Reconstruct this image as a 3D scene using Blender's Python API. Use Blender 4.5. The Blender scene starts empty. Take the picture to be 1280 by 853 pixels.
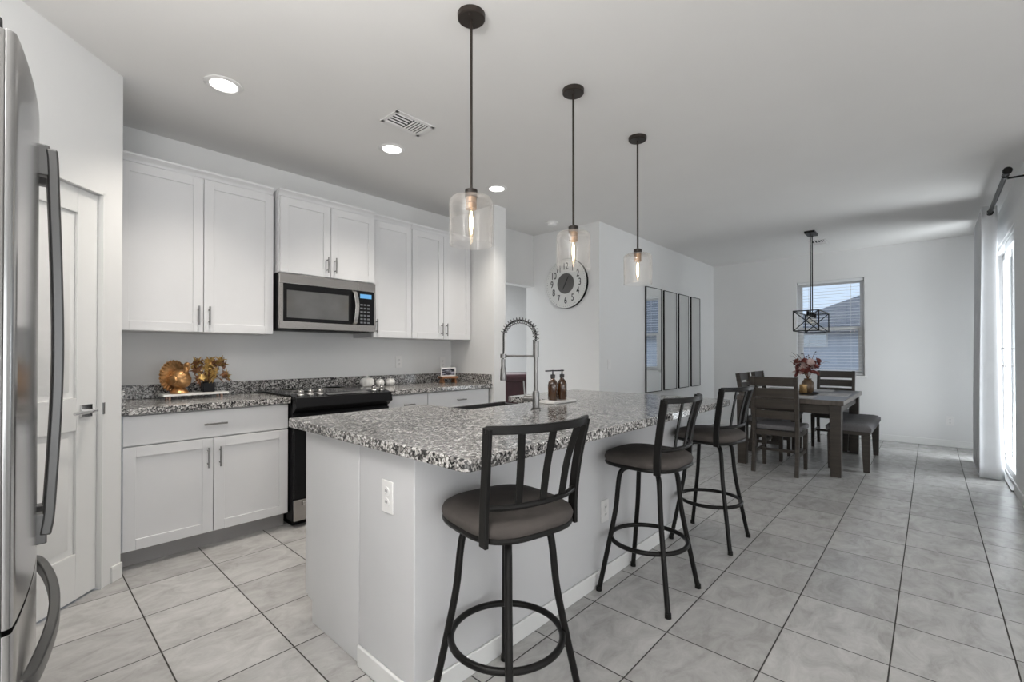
import bpy, bmesh, math, random
from mathutils import Vector, Matrix
PI = math.pi
scene = bpy.context.scene
COL = scene.collection
rnd = random.Random(7)

# ------------------------------------------------------------------ camera
YAW = math.radians(42.41); PITCH = math.radians(0.4)
cam_d = bpy.data.cameras.new('camera'); cam = bpy.data.objects.new('camera', cam_d); COL.objects.link(cam)
cam_d.sensor_width = 36.0; cam_d.lens = 36.0 * 572.7 / 1280
cam_d.shift_y = 0.00914; cam_d.clip_start = 0.01; cam_d.clip_end = 200
cam.location = (0, 0, 1.22)
cam.rotation_euler = (PI / 2 + PITCH, 0, YAW - PI / 2)
scene.camera = cam

# ------------------------------------------------------------------ light, exposure
w = bpy.data.worlds.new('sky'); scene.world = w; w.use_nodes = True
wn = w.node_tree.nodes; wl = w.node_tree.links
wn['Background'].inputs['Color'].default_value = (0.66, 0.80, 1.0, 1)
wn['Background'].inputs['Strength'].default_value = 0.95
vs = scene.view_settings
vs.view_transform = 'Standard'; vs.look = 'None'; vs.gamma = 1.0; vs.use_curve_mapping = False
vs.exposure = 0.22
scene.cycles.use_denoising = True

def area(name, loc, rot, sx, sy, power, color):
    l = bpy.data.lights.new(name, 'AREA'); l.shape = 'RECTANGLE'; l.size = sx; l.size_y = sy
    l.energy = power; l.color = color
    o = bpy.data.objects.new(name, l); COL.objects.link(o); o.location = loc; o.rotation_euler = rot
    return o
DAY = (0.93, 0.965, 1.0); WARM = (1.0, 0.93, 0.85)
area('great_room_fill', (0.6, -4.85, 1.45), (PI / 2 + 0.30, 0, 0), 6.0, 2.3, 95.0, DAY)      # added fill, no window built; faces +Y, tipped up like daylight off the ground
area('side_fill', (-3.4, -2.0, 1.45), (PI / 2 + 0.30, 0, -PI / 2), 4.0, 2.2, 30.0, DAY)        # made-up source in front of a solid wall, faces +X
area('floor_level_fill', (-1.6, -0.9, 0.06), (PI, 0, 0), 2.9, 2.8, 65.0, (1, 0.98, 0.955))          # fill added at floor level behind the camera to brighten the ceiling
area('ceiling_bounce_fill', (-0.55, 0.75, 2.05), (PI, 0, 0), 0.8, 0.8, 72.0, (1, 0.985, 0.965))           # invented uplight out of view beside the camera, brightens ceiling and pantry side
area('patio_daylight', (7.15, -1.35, 1.05), (PI / 2 + 0.3, 0, 0.55), 1.9, 2.2, 135.0, DAY)                 # outside slider
area('hall_fill', (5.2, 5.2, 2.70), (0, 0, 0), 2.0, 1.6, 75.0, DAY)  # unseen area light added to brighten the room beyond the opening

# ------------------------------------------------------------------ materials
def newmat(name):
    m = bpy.data.materials.new(name); m.use_nodes = True
    return m, m.node_tree.nodes, m.node_tree.links, m.node_tree.nodes['Principled BSDF']
def noise_bump(n, l, b, scale, strength, dist=0.002):
    tc = n.new('ShaderNodeTexCoord'); nz = n.new('ShaderNodeTexNoise'); nz.inputs['Scale'].default_value = scale
    nz.inputs['Detail'].default_value = 3
    bp = n.new('ShaderNodeBump'); bp.inputs['Strength'].default_value = strength; bp.inputs['Distance'].default_value = dist
    l.new(tc.outputs['Object'], nz.inputs['Vector']); l.new(nz.outputs['Fac'], bp.inputs['Height']); l.new(bp.outputs['Normal'], b.inputs['Normal'])
    return nz
def pmat(name, color, rough=0.5, metal=0.0, var=0.04, vscale=8.0, bump=0.0, bscale=60.0, spec=0.5, stretch=None, coat=0.0):
    m, n, l, b = newmat(name)
    b.inputs['Roughness'].default_value = rough; b.inputs['Metallic'].default_value = metal
    b.inputs['Specular IOR Level'].default_value = spec; b.inputs['Coat Weight'].default_value = coat
    tc = n.new('ShaderNodeTexCoord'); nz = n.new('ShaderNodeTexNoise'); nz.inputs['Scale'].default_value = vscale
    nz.inputs['Detail'].default_value = 4
    src = tc.outputs['Object']
    if stretch:
        mp = n.new('ShaderNodeMapping'); mp.inputs['Scale'].default_value = stretch
        l.new(src, mp.inputs['Vector']); src = mp.outputs['Vector']
    l.new(src, nz.inputs['Vector'])
    r = n.new('ShaderNodeValToRGB'); e = r.color_ramp.elements
    e[0].position = 0.3; e[1].position = 0.7
    e[0].color = tuple(max(0, c * (1 - var)) for c in color) + (1,); e[1].color = tuple(min(1, c * (1 + var)) for c in color) + (1,)
    l.new(nz.outputs['Fac'], r.inputs['Fac']); l.new(r.outputs['Color'], b.inputs['Base Color'])
    if bump:
        noise_bump(n, l, b, bscale, bump)
    return m
def emat(name, color, strength):
    m, n, l, b = newmat(name)
    b.inputs['Base Color'].default_value = (*color, 1); b.inputs['Emission Color'].default_value = (*color, 1)
    b.inputs['Emission Strength'].default_value = strength; b.inputs['Roughness'].default_value = 0.6
    return m
def thin_glass(name, tint=(0.97, 0.98, 0.98), edge=0.35, base=0.04, rough=0.02, power=3.0, haze=0.0):
    m = bpy.data.materials.new(name); m.use_nodes = True; n = m.node_tree.nodes; l = m.node_tree.links; n.clear()
    out = n.new('ShaderNodeOutputMaterial'); mx = n.new('ShaderNodeMixShader'); t = n.new('ShaderNodeBsdfTransparent'); g = n.new('ShaderNodeBsdfGlossy')
    lw = n.new('ShaderNodeLayerWeight'); lw.inputs['Blend'].default_value = 0.5
    pw = n.new('ShaderNodeMath'); pw.operation = 'POWER'; pw.inputs[1].default_value = power; l.new(lw.outputs['Facing'], pw.inputs[0])
    ma = n.new('ShaderNodeMath'); ma.operation = 'MULTIPLY_ADD'; ma.inputs[1].default_value = edge; ma.inputs[2].default_value = base; l.new(pw.outputs[0], ma.inputs[0])
    t.inputs['Color'].default_value = (*tint, 1); g.inputs['Roughness'].default_value = rough
    l.new(ma.outputs[0], mx.inputs['Fac']); l.new(t.outputs['BSDF'], mx.inputs[1]); l.new(g.outputs['BSDF'], mx.inputs[2])
    if haze:
        df = n.new('ShaderNodeBsdfDiffuse'); df.inputs['Color'].default_value = (0.9, 0.89, 0.88, 1); m2 = n.new('ShaderNodeMixShader'); m2.inputs[0].default_value = haze
        l.new(g.outputs['BSDF'], m2.inputs[1]); l.new(df.outputs['BSDF'], m2.inputs[2]); l.new(m2.outputs['Shader'], mx.inputs[2])
    l.new(mx.outputs['Shader'], out.inputs['Surface'])
    return m

def granite(name):
    m, n, l, b = newmat(name)
    tc = n.new('ShaderNodeTexCoord')
    v = n.new('ShaderNodeTexVoronoi'); v.inputs['Scale'].default_value = 150; v.inputs['Randomness'].default_value = 1
    l.new(tc.outputs['Object'], v.inputs['Vector'])
    sp = n.new('ShaderNodeSeparateColor'); l.new(v.outputs['Color'], sp.inputs['Color'])
    v2 = n.new('ShaderNodeTexVoronoi'); v2.inputs['Scale'].default_value = 62
    nz = n.new('ShaderNodeTexNoise'); nz.inputs['Scale'].default_value = 14; nz.inputs['Detail'].default_value = 5
    l.new(tc.outputs['Object'], nz.inputs['Vector']); l.new(tc.outputs['Object'], v2.inputs['Vector'])
    sp2 = n.new('ShaderNodeSeparateColor'); l.new(v2.outputs['Color'], sp2.inputs['Color'])
    ad = n.new('ShaderNodeMath'); ad.operation = 'MULTIPLY_ADD'; ad.inputs[1].default_value = 0.32
    l.new(sp2.outputs['Red'], ad.inputs[0])
    sc = n.new('ShaderNodeMath'); sc.operation = 'MULTIPLY'; sc.inputs[1].default_value = 0.62; l.new(sp.outputs['Red'], sc.inputs[0])
    l.new(sc.outputs[0], ad.inputs[2])
    ad2 = n.new('ShaderNodeMath'); ad2.operation = 'MULTIPLY_ADD'; ad2.inputs[1].default_value = 0.25; ad2.use_clamp = True
    l.new(nz.outputs['Fac'], ad2.inputs[0]); l.new(ad.outputs[0], ad2.inputs[2])
    r = n.new('ShaderNodeValToRGB'); cr = r.color_ramp; cr.interpolation = 'CONSTANT'
    stops = [(0, (0.02, 0.02, 0.021)), (0.40, (0.085, 0.083, 0.08)), (0.52, (0.20, 0.19, 0.18)), (0.63, (0.34, 0.325, 0.31)), (0.76, (0.52, 0.505, 0.49)), (0.92, (0.68, 0.67, 0.655))]
    cr.elements[0].position = 0; cr.elements[0].color = (*stops[0][1], 1); cr.elements[1].position = stops[1][0]; cr.elements[1].color = (*stops[1][1], 1)
    for p_, c_ in stops[2:]:
        e = cr.elements.new(p_); e.color = (*c_, 1)
    l.new(ad2.outputs[0], r.inputs['Fac']); l.new(r.outputs['Color'], b.inputs['Base Color'])
    b.inputs['Roughness'].default_value = 0.16; b.inputs['Specular IOR Level'].default_value = 0.55
    return m

TX, TY = 0.3802, 0.3670; OX, OY = 1.281 * 1.22, 0.703 * 1.22
def tile_floor(name):
    m, n, l, b = newmat(name)
    tc = n.new('ShaderNodeTexCoord'); sep = n.new('ShaderNodeSeparateXYZ'); l.new(tc.outputs['Object'], sep.inputs[0])
    def mth(op, a, bb=None, c=None):
        q = n.new('ShaderNodeMath'); q.operation = op
        for i, v in enumerate((a, bb, c)):
            if v is None: continue
            if isinstance(v, (int, float)): q.inputs[i].default_value = v
            else: l.new(v, q.inputs[i])
        return q.outputs[0]
    ux = mth('DIVIDE', mth('SUBTRACT', sep.outputs['X'], OX), TX); uy = mth('DIVIDE', mth('SUBTRACT', sep.outputs['Y'], OY), TY)
    def dist(u, s):
        f = mth('FRACT', mth('ADD', u, 100.0)); return mth('MULTIPLY', mth('MINIMUM', f, mth('SUBTRACT', 1.0, f)), s)
    d = mth('MINIMUM', dist(ux, TX), dist(uy, TY))
    gm = n.new('ShaderNodeMapRange'); gm.inputs['From Min'].default_value = 0.0021; gm.inputs['From Max'].default_value = 0.0034; l.new(d, gm.inputs['Value'])
    ix = mth('FLOOR', ux); iy = mth('FLOOR', uy)
    cmb = n.new('ShaderNodeCombineXYZ'); l.new(ix, cmb.inputs[0]); l.new(iy, cmb.inputs[1])
    wn_ = n.new('ShaderNodeTexWhiteNoise'); wn_.noise_dimensions = '3D'; l.new(cmb.outputs[0], wn_.inputs['Vector'])
    off = n.new('ShaderNodeVectorMath'); off.operation = 'MULTIPLY_ADD'; off.inputs[1].default_value = (20, 20, 20)
    l.new(wn_.outputs['Color'], off.inputs[0]); l.new(tc.outputs['Object'], off.inputs[2])
    mp = n.new('ShaderNodeMapping'); mp.inputs['Scale'].default_value = (1.0, 1.7, 1.0); mp.inputs['Rotation'].default_value = (0, 0, 0.5); l.new(off.outputs[0], mp.inputs['Vector'])
    nz = n.new('ShaderNodeTexNoise'); nz.inputs['Scale'].default_value = 6; nz.inputs['Detail'].default_value = 10; nz.inputs['Roughness'].default_value = 0.7; nz.inputs['Distortion'].default_value = 0.7
    l.new(mp.outputs[0], nz.inputs['Vector'])
    r = n.new('ShaderNodeValToRGB'); e = r.color_ramp.elements
    e[0].position = 0.28; e[0].color = (0.345, 0.337, 0.323, 1); e[1].position = 0.72; e[1].color = (0.565, 0.558, 0.545, 1)
    k = e.new(0.5); k.color = (0.465, 0.458, 0.447, 1)
    l.new(nz.outputs['Fac'], r.inputs['Fac'])
    tv = n.new('ShaderNodeMapRange'); tv.inputs['To Min'].default_value = 0.9; tv.inputs['To Max'].default_value = 1.06; l.new(wn_.outputs['Value'], tv.inputs['Value'])
    sc = n.new('ShaderNodeVectorMath'); sc.operation = 'SCALE'; l.new(r.outputs['Color'], sc.inputs[0]); l.new(tv.outputs[0], sc.inputs['Scale'])
    mx = n.new('ShaderNodeMix'); mx.data_type = 'RGBA'; l.new(gm.outputs[0], mx.inputs['Factor'])
    mx.inputs['A'].default_value = (0.045, 0.042, 0.038, 1); l.new(sc.outputs[0], mx.inputs['B']); l.new(mx.outputs['Result'], b.inputs['Base Color'])
    rr = n.new('ShaderNodeMapRange'); rr.inputs['To Min'].default_value = 0.9; rr.inputs['To Max'].default_value = 0.27; l.new(gm.outputs[0], rr.inputs['Value']); l.new(rr.outputs[0], b.inputs['Roughness'])
    bp = n.new('ShaderNodeBump'); bp.inputs['Strength'].default_value = 0.5; bp.inputs['Distance'].default_value = 0.002
    l.new(gm.outputs[0], bp.inputs['Height']); l.new(bp.outputs['Normal'], b.inputs['Normal'])
    return m

M = {}
M['wall'] = pmat('wall_paint', (0.78, 0.78, 0.775), 0.85, var=0.012, vscale=2, bump=0.06, bscale=90, spec=0.25)
M['ceil'] = pmat('ceiling_paint', (0.80, 0.79, 0.775), 0.9, var=0.012, vscale=2, bump=0.06, bscale=90, spec=0.2)
M['trim'] = pmat('white_trim', (0.80, 0.80, 0.79), 0.4, var=0.01)
M['cab'] = pmat('white_cabinet_paint', (0.71, 0.71, 0.718), 0.38, var=0.008)
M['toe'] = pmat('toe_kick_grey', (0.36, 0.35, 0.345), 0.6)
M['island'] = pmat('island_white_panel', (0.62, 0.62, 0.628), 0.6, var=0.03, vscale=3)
M['granite'] = granite('speckled_granite')
M['tile'] = tile_floor('grey_floor_tile')
M['steel'] = pmat('brushed_steel', (0.55, 0.535, 0.52), 0.27, 1.0, var=0.06, vscale=6, stretch=(1, 1, 60))
M['steelh'] = pmat('brushed_steel_across', (0.42, 0.40, 0.385), 0.25, 1.0, var=0.08, vscale=5, stretch=(3, 3, 90))
M['fridge'] = pmat('fridge_steel', (0.55, 0.545, 0.54), 0.2, 1.0, var=0.04, vscale=4, stretch=(1, 1, 0.1))
M['fridge_side'] = pmat('fridge_side_grey', (0.17, 0.165, 0.16), 0.5, var=0.03)
M['fridge_handle'] = pmat('fridge_handle_steel', (0.15, 0.149, 0.147), 0.35, 1.0, var=0.04, vscale=4)
M['faucet'] = pmat('dark_brushed_nickel', (0.24, 0.235, 0.23), 0.3, 1.0, var=0.05)
M['nickel'] = pmat('brushed_nickel', (0.26, 0.255, 0.25), 0.3, 1.0, var=0.04)
M['chrome'] = pmat('chrome', (0.7, 0.7, 0.7), 0.08, 1.0, var=0.02)
M['black'] = pmat('black_enamel', (0.010, 0.010, 0.011), 0.22, var=0.05, spec=0.16)
M['blackglass'] = pmat('black_glass', (0.012, 0.012, 0.013), 0.12, var=0.03, spec=0.3)
M['blackmetal'] = pmat('black_metal', (0.010, 0.0095, 0.009), 0.34, 0.0, var=0.1, bump=0.05, bscale=200, spec=0.18)
M['bronze'] = pmat('dark_bronze', (0.028, 0.021, 0.017), 0.4, 0.3, var=0.1)
M['brass'] = pmat('aged_brass', (0.36, 0.22, 0.12), 0.35, 0.8, var=0.1)
M['seat'] = pmat('charcoal_brown_microfibre', (0.062, 0.053, 0.048), 0.85, var=0.25, vscale=9, bump=0.25, bscale=350)
M['darkwood'] = pmat('dark_grey_brown_wood', (0.040, 0.032, 0.025), 0.42, var=0.3, vscale=5, stretch=(1, 1, 9))
M['tablewood'] = pmat('table_top_wood', (0.105, 0.088, 0.075), 0.3, var=0.22, vscale=6, stretch=(0.8, 9, 1))
M['fabric'] = pmat('grey_fabric', (0.155, 0.15, 0.155), 0.9, var=0.1, vscale=40, bump=0.3, bscale=400)
M['glass'] = thin_glass('clear_glass')
M['shade'] = thin_glass('pendant_glass', (0.99, 0.985, 0.98), 0.5, 0.06, 0.05, 2.5, 0.45)
M['bulb'] = thin_glass('bulb_glass', (1.0, 0.96, 0.88), 0.3, 0.03)
M['filament'] = emat('glowing_filament', (1.0, 0.82, 0.60), 11)
M['lens'] = emat('lit_lens', (1.0, 0.99, 0.97), 4.5)
M['mirror'] = pmat('mirror_silver', (0.86, 0.875, 0.88), 0.02, 1.0, var=0.0)
M['vinyl'] = pmat('white_vinyl', (0.82, 0.82, 0.82), 0.35, var=0.01)
M['plate'] = pmat('white_plastic', (0.82, 0.81, 0.80), 0.35, var=0.01)
M['slot'] = pmat('dark_slot', (0.03, 0.03, 0.03), 0.7)
M['blind'] = pmat('white_blind', (0.78, 0.79, 0.80), 0.5, var=0.01)
M['gold'] = pmat('antique_gold', (0.45, 0.25, 0.105), 0.34, 0.75, var=0.35, vscale=45, bump=0.5, bscale=120)
M['leafgold'] = pmat('gold_leaf', (0.50, 0.33, 0.11), 0.42, 0.45, var=0.4, vscale=25, bump=0.3, bscale=80)
M['leafrust'] = pmat('copper_leaf', (0.22, 0.10, 0.045), 0.5, 0.3, var=0.4, vscale=25)
M['marble'] = pmat('white_marble', (0.74, 0.73, 0.71), 0.25, var=0.07, vscale=14)
M['oak'] = pmat('warm_brown_wood', (0.26, 0.12, 0.055), 0.5, var=0.3, vscale=6, stretch=(8, 2, 2))
M['copper'] = pmat('copper_leg', (0.55, 0.36, 0.28), 0.3, 0.9)
M['ceramic'] = pmat('white_ceramic', (0.76, 0.75, 0.73), 0.3, var=0.03)
M['amber'] = pmat('amber_glass', (0.055, 0.022, 0.007), 0.07, var=0.15, vscale=10, coat=0.6)
M['maroon'] = pmat('burgundy_leather', (0.035, 0.008, 0.011), 0.33, var=0.2, vscale=10, bump=0.2, bscale=60)
M['clockface'] = pmat('clock_dial_white', (0.70, 0.70, 0.68), 0.5, var=0.03)
M['clockgrey'] = pmat('clock_centre_grey', (0.13, 0.125, 0.12), 0.35, 0.3)
M['ink'] = pmat('black_print', (0.02, 0.02, 0.02), 0.5)
M['curtain'] = pmat('white_sheer_curtain', (0.72, 0.73, 0.745), 0.85, var=0.02, bump=0.1, bscale=300)
M['rust_flower'] = pmat('rust_red_petals', (0.20, 0.055, 0.045), 0.7, var=0.35, vscale=50)
M['blush_flower'] = pmat('blush_petals', (0.62, 0.47, 0.44), 0.7, var=0.15, vscale=50)
M['darkleaf'] = pmat('dark_leaf', (0.035, 0.038, 0.045), 0.5, var=0.3, vscale=30)
M['vasebrown'] = pmat('brown_glazed_vase', (0.13, 0.085, 0.05), 0.3, var=0.35, vscale=30)
M['candle'] = pmat('gold_candle_glass', (0.42, 0.27, 0.12), 0.25, 0.5, var=0.3, vscale=40)
M['mat'] = pmat('pale_woven_mat', (0.52, 0.51, 0.51), 0.8, var=0.2, vscale=30, stretch=(1, 6, 1))
M['screen'] = emat('lit_display', (0.10, 0.30, 0.55), 0.5)
M['window_dark'] = pmat('oven_window', (0.10, 0.10, 0.10), 0.1, var=0.1, coat=0.4)
M['roof'] = pmat('grey_shingle', (0.22, 0.225, 0.25), 0.9, var=0.2, vscale=14, stretch=(1, 1, 4))
M['stucco'] = pmat('pale_stucco', (0.60, 0.63, 0.70), 0.9, var=0.04, vscale=8, bump=0.2, bscale=50)
M['dirt'] = pmat('gravel_ground', (0.35, 0.31, 0.27), 0.95, var=0.2, vscale=20)
M['curtwhite'] = M['curtain']
def photo_mat():
    m, n, l, b = newmat('printed_photo')
    tc = n.new('ShaderNodeTexCoord'); wv = n.new('ShaderNodeTexNoise'); wv.inputs['Scale'].default_value = 9; wv.inputs['Detail'].default_value = 4
    mp = n.new('ShaderNodeMapping'); mp.inputs['Scale'].default_value = (1.5, 1, 7); l.new(tc.outputs['Object'], mp.inputs[0]); l.new(mp.outputs[0], wv.inputs['Vector'])
    r = n.new('ShaderNodeValToRGB'); e = r.color_ramp.elements; e[0].position = 0.45; e[0].color = (0.015, 0.016, 0.022, 1); e[1].position = 0.66; e[1].color = (0.42, 0.42, 0.5, 1)
    l.new(wv.outputs['Fac'], r.inputs['Fac']); l.new(r.outputs['Color'], b.inputs['Base Color']); b.inputs['Roughness'].default_value = 0.25
    return m
M['photo'] = photo_mat()

# ------------------------------------------------------------------ mesh builder
class MB:
    def __init__(s): s.v = []; s.f = []
    def add(s, vs, fs):
        o = len(s.v); s.v += [tuple(p) for p in vs]; s.f += [tuple(i + o for i in f) for f in fs]; return s
    def box(s, x0, x1, y0, y1, z0, z1):
        return s.add([(x0, y0, z0), (x1, y0, z0), (x1, y1, z0), (x0, y1, z0), (x0, y0, z1), (x1, y0, z1), (x1, y1, z1), (x0, y1, z1)],
                     [(0, 3, 2, 1), (4, 5, 6, 7), (0, 1, 5, 4), (1, 2, 6, 5), (2, 3, 7, 6), (3, 0, 4, 7)])
    def hexa(s, bot, top):          # two quads
        return s.add(list(bot) + list(top), [(0, 3, 2, 1), (4, 5, 6, 7), (0, 1, 5, 4), (1, 2, 6, 5), (2, 3, 7, 6), (3, 0, 4, 7)])
    def prism(s, poly, z0, z1):     # poly in XY, ccw
        n = len(poly)
        return s.add([(x, y, z0) for x, y in poly] + [(x, y, z1) for x, y in poly],
                     [tuple(range(n - 1, -1, -1)), tuple(range(n, 2 * n))] + [(i, (i + 1) % n, n + (i + 1) % n, n + i) for i in range(n)])
    def lathe(s, prof, c=(0, 0, 0), seg=24, axis='Z', closed=False, scale=(1, 1), mod=None):
        vs, fs = [], []
        n = len(prof)
        for i in range(seg):
            a = 2 * PI * i / seg
            for j, (r, z) in enumerate(prof):
                rr = r * (mod(a, j / max(1, n - 1)) if mod else 1)
                p = (rr * math.cos(a) * scale[0], rr * math.sin(a) * scale[1], z)
                if axis == 'X': p = (p[2], p[0], p[1])
                if axis == 'Y': p = (p[1], p[2], p[0])
                vs.append((p[0] + c[0], p[1] + c[1], p[2] + c[2]))
        for i in range(seg):
            k = (i + 1) % seg
            for j in range(n - 1 if not closed else n):
                j2 = (j + 1) % n
                fs.append((i * n + j, k * n + j, k * n + j2, i * n + j2))
        if not closed:
            if prof[0][0] > 1e-6: fs.append(tuple(i * n for i in range(seg - 1, -1, -1)))
            if prof[-1][0] > 1e-6: fs.append(tuple(i * n + n - 1 for i in range(seg)))
        return s.add(vs, fs)
    def cyl(s, c, r, h, seg=20, axis='Z', r2=None):
        return s.lathe([(r, 0), (r2 if r2 is not None else r, h)], c, seg, axis)
    def sweep(s, path, prof, up=(0, 0, 1), closed=False):
        P = [Vector(p) for p in path]; n = len(P); m = len(prof); vs = []; up = Vector(up)
        for i in range(n):
            if closed: t = (P[(i + 1) % n] - P[i - 1])
            else: t = P[min(i + 1, n - 1)] - P[max(i - 1, 0)]
            t.normalize()
            a = t.cross(up)
            if a.length < 1e-4: a = t.cross(Vector((0, 1, 0.01)))
            a.normalize(); b = a.cross(t).normalized()
            for x, y in prof: vs.append(P[i] + a * x + b * y)
        fs = []
        for i in range(n if closed else n - 1):
            k = (i + 1) % n
            for j in range(m):
                j2 = (j + 1) % m
                fs.append((i * m + j, i * m + j2, k * m + j2, k * m + j))
        if not closed: fs += [tuple(range(m - 1, -1, -1)), tuple((n - 1) * m + j for j in range(m))]
        return s.add(vs, fs)
    def tube(s, path, r, seg=10, up=None, closed=False):
        if up is None:
            d = Vector(path[-1]) - Vector(path[0])
            up = (0.13, 0.99, 0.05) if abs(d.z) > 0.7 * d.length else (0, 0, 1)
        return s.sweep(path, [(r * math.cos(2 * PI * j / seg), r * math.sin(2 * PI * j / seg)) for j in range(seg)], up, closed)
    def bar(s, path, w_, t_, up=(0, 0, 1), closed=False):
        return s.sweep(path, [(-w_ / 2, -t_ / 2), (w_ / 2, -t_ / 2), (w_ / 2, t_ / 2), (-w_ / 2, t_ / 2)], up, closed)
    def ell(s, c, rx, ry, rz, seg=16, rings=10):
        prof = [(max(1e-7, math.sin(PI * j / rings)), -math.cos(PI * j / rings)) for j in range(rings + 1)]
        o = len(s.v); s.lathe(prof, (0, 0, 0), seg)
        for i in range(o, len(s.v)):
            x, y, z = s.v[i]; s.v[i] = (x * rx + c[0], y * ry + c[1], z * rz + c[2])
        return s
    def xf(s, mtx, start=0):
        for i in range(start, len(s.v)): s.v[i] = tuple(mtx @ Vector(s.v[i]))
        return s

def catmull(pts, k=6):
    P = [Vector(p) for p in pts]; P = [2 * P[0] - P[1]] + P + [2 * P[-1] - P[-2]]; out = []
    for i in range(1, len(P) - 2):
        a, b, c, d = P[i - 1:i + 3]
        for j in range(k):
            t = j / k
            out.append(0.5 * ((2 * b) + (c - a) * t + (2 * a - 5 * b + 4 * c - d) * t * t + (3 * b - a - 3 * c + d) * t ** 3))
    out.append(P[-2]); return out

def obj(name, mb, mat, parent=None, bevel=0.0, smooth=True, angle=35, seg=2, world=False, label=None):
    me = bpy.data.meshes.new(name)
    vs_ = mb.v
    if world and parent is not None:
        ox = parent
        off = Vector((0, 0, 0))
        while ox is not None: off += ox.location; ox = ox.parent
        vs_ = [(x - off.x, y - off.y, z - off.z) for x, y, z in vs_]
    me.from_pydata(vs_, [], mb.f); me.validate(); me.update()
    bm = bmesh.new(); bm.from_mesh(me)
    bmesh.ops.remove_doubles(bm, verts=bm.verts, dist=1e-6)
    bmesh.ops.recalc_face_normals(bm, faces=bm.faces); bm.to_mesh(me); bm.free()
    me.materials.append(mat)
    if smooth:
        me.polygons.foreach_set('use_smooth', [True] * len(me.polygons)); me.set_sharp_from_angle(angle=math.radians(angle))
    o = bpy.data.objects.new(name, me); COL.objects.link(o)
    if parent: o.parent = parent
    if bevel:
        b = o.modifiers.new('edge', 'BEVEL'); b.width = bevel; b.segments = seg; b.limit_method = 'ANGLE'; b.angle_limit = math.radians(40); b.harden_normals = False
    if label: o['label'] = label
    return o
def thing(name, label, cat, loc=(0, 0, 0), rz=0.0, group=None):
    o = bpy.data.objects.new(name, None); COL.objects.link(o); o.empty_display_size = 0.1
    o.location = loc; o.rotation_euler = (0, 0, rz); o['label'] = label; o['category'] = cat
    if group: o['group'] = group
    return o
def tag(o, label, cat, group=None):
    o['label'] = label; o['category'] = cat
    if group: o['group'] = group
    return o
KIDS = {}
def dup(root, loc, rz=None, label=None):
    def cp(o, parent):
        c = o.copy(); COL.objects.link(c)
        if parent: c.parent = parent
        for ch in [x for x in COL.objects if x.parent is o]: cp(ch, c)
        return c
    r = cp(root, None); r.location = loc
    if rz is not None: r.rotation_euler = (0, 0, rz)
    if label: r['label'] = label
    return r
def struct(name, mb, mat, bevel=0.0, parent=None):
    o = obj(name, mb, mat, parent, bevel=bevel, smooth=False)
    if parent is None: o['kind'] = 'structure'
    return o

# ------------------------------------------------------------------ room shell
H = 2.74
struct('floor', MB().box(-3.6, 8.5, -5.1, 7.0, -0.12, 0.0), M['tile'])
struct('ceiling', MB().box(-3.6, 8.5, -5.1, 7.0, H, H + 0.12), M['ceil'])
YB = 3.96
struct('wall_back', MB().box(0.35, 3.48, YB, YB + 0.12, 0, H), M['wall'])
# diagonal pantry wall with a door opening: along direction (1,1)/sqrt2
s2 = math.sqrt(0.5)
def pant(u, d):                       # u along the wall from the right corner towards the fridge, d out of the room
    return (0.41 - u * s2 - d * s2, 3.266 - u * s2 + d * s2)
def pbox(mb, u0, u1, d0, d1, z0, z1):
    a, b, c, d = pant(u0, d0), pant(u1, d0), pant(u1, d1), pant(u0, d1)
    return mb.hexa([(*p, z0) for p in (a, d, c, b)], [(*p, z1) for p in (a, d, c, b)])
DU0, DU1, DZ = 0.128, 0.80, 2.045
mb = MB(); pbox(mb, 0, DU0, 0, 0.11, 0, H); pbox(mb, DU1, 1.71, 0, 0.11, 0, H); pbox(mb, DU0, DU1, 0, 0.11, DZ, H)
struct('wall_pantry', mb, M['wall'])
struct('wall_pantry_return', MB().box(0.345, 0.41, 3.375, YB - 0.0, 0, H), M['wall'])
struct('wall_fridge', MB().box(-0.92, -0.80, 0.9, 2.05, 0, H), M['wall'])
struct('wall_left', MB().box(-3.6, -3.5, -5.0, 1.0, 0, H), M['wall'])
struct('wall_left_return', MB().box(-3.5, -0.92, 0.9, 1.0, 0, H), M['wall'])
struct('wall_front', MB().box(-3.6, 4.82, -5.1, -5.0, 0, H), M['wall'])
struct('wall_great_room_side', MB().box(4.70, 4.82, -5.0, -0.67, 0, H), M['wall'])
struct('wall_kitchen_end', MB().box(3.32, 3.485, 3.275, YB, 0, H), M['wall'])
struct('wall_hall', MB().box(3.485, 4.55, 3.78, 3.90, 2.08, H), M['wall'])
struct('wall_clock', MB().box(4.55, 4.67, 2.80, 3.90, 0, H), M['wall'])
struct('wall_gallery', MB().box(4.67, 8.30, 2.80, 2.92, 0, H), M['wall'])
struct('wall_hall_left', MB().box(3.40, 3.50, YB + 0.12, 6.8, 0, H), M['wall'])
struct('wall_hall_far', MB().box(3.40, 8.42, 6.8, 6.9, 0, H), M['wall'])
XF = 8.30; WY0, WY1, WZ0, WZ1 = 0.70, 1.545, 0.90, 2.325
mb = MB().box(XF, XF + 0.15, -0.70, WY0, 0, H).box(XF, XF + 0.15, WY1, 6.8, 0, H).box(XF, XF + 0.15, WY0, WY1, 0, WZ0).box(XF, XF + 0.15, WY0, WY1, WZ1, H)
struct('wall_far', mb, M['wall'])
YP = -0.55; PX0, PX1, PZ = 5.97, 7.80, 2.38
mb = MB().box(4.70, PX0, YP - 0.12, YP, 0, H).box(PX1, 8.30, YP - 0.12, YP, 0, H).box(PX0, PX1, YP - 0.12, YP, PZ, H)
struct('wall_patio', mb, M['wall'])

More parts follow.
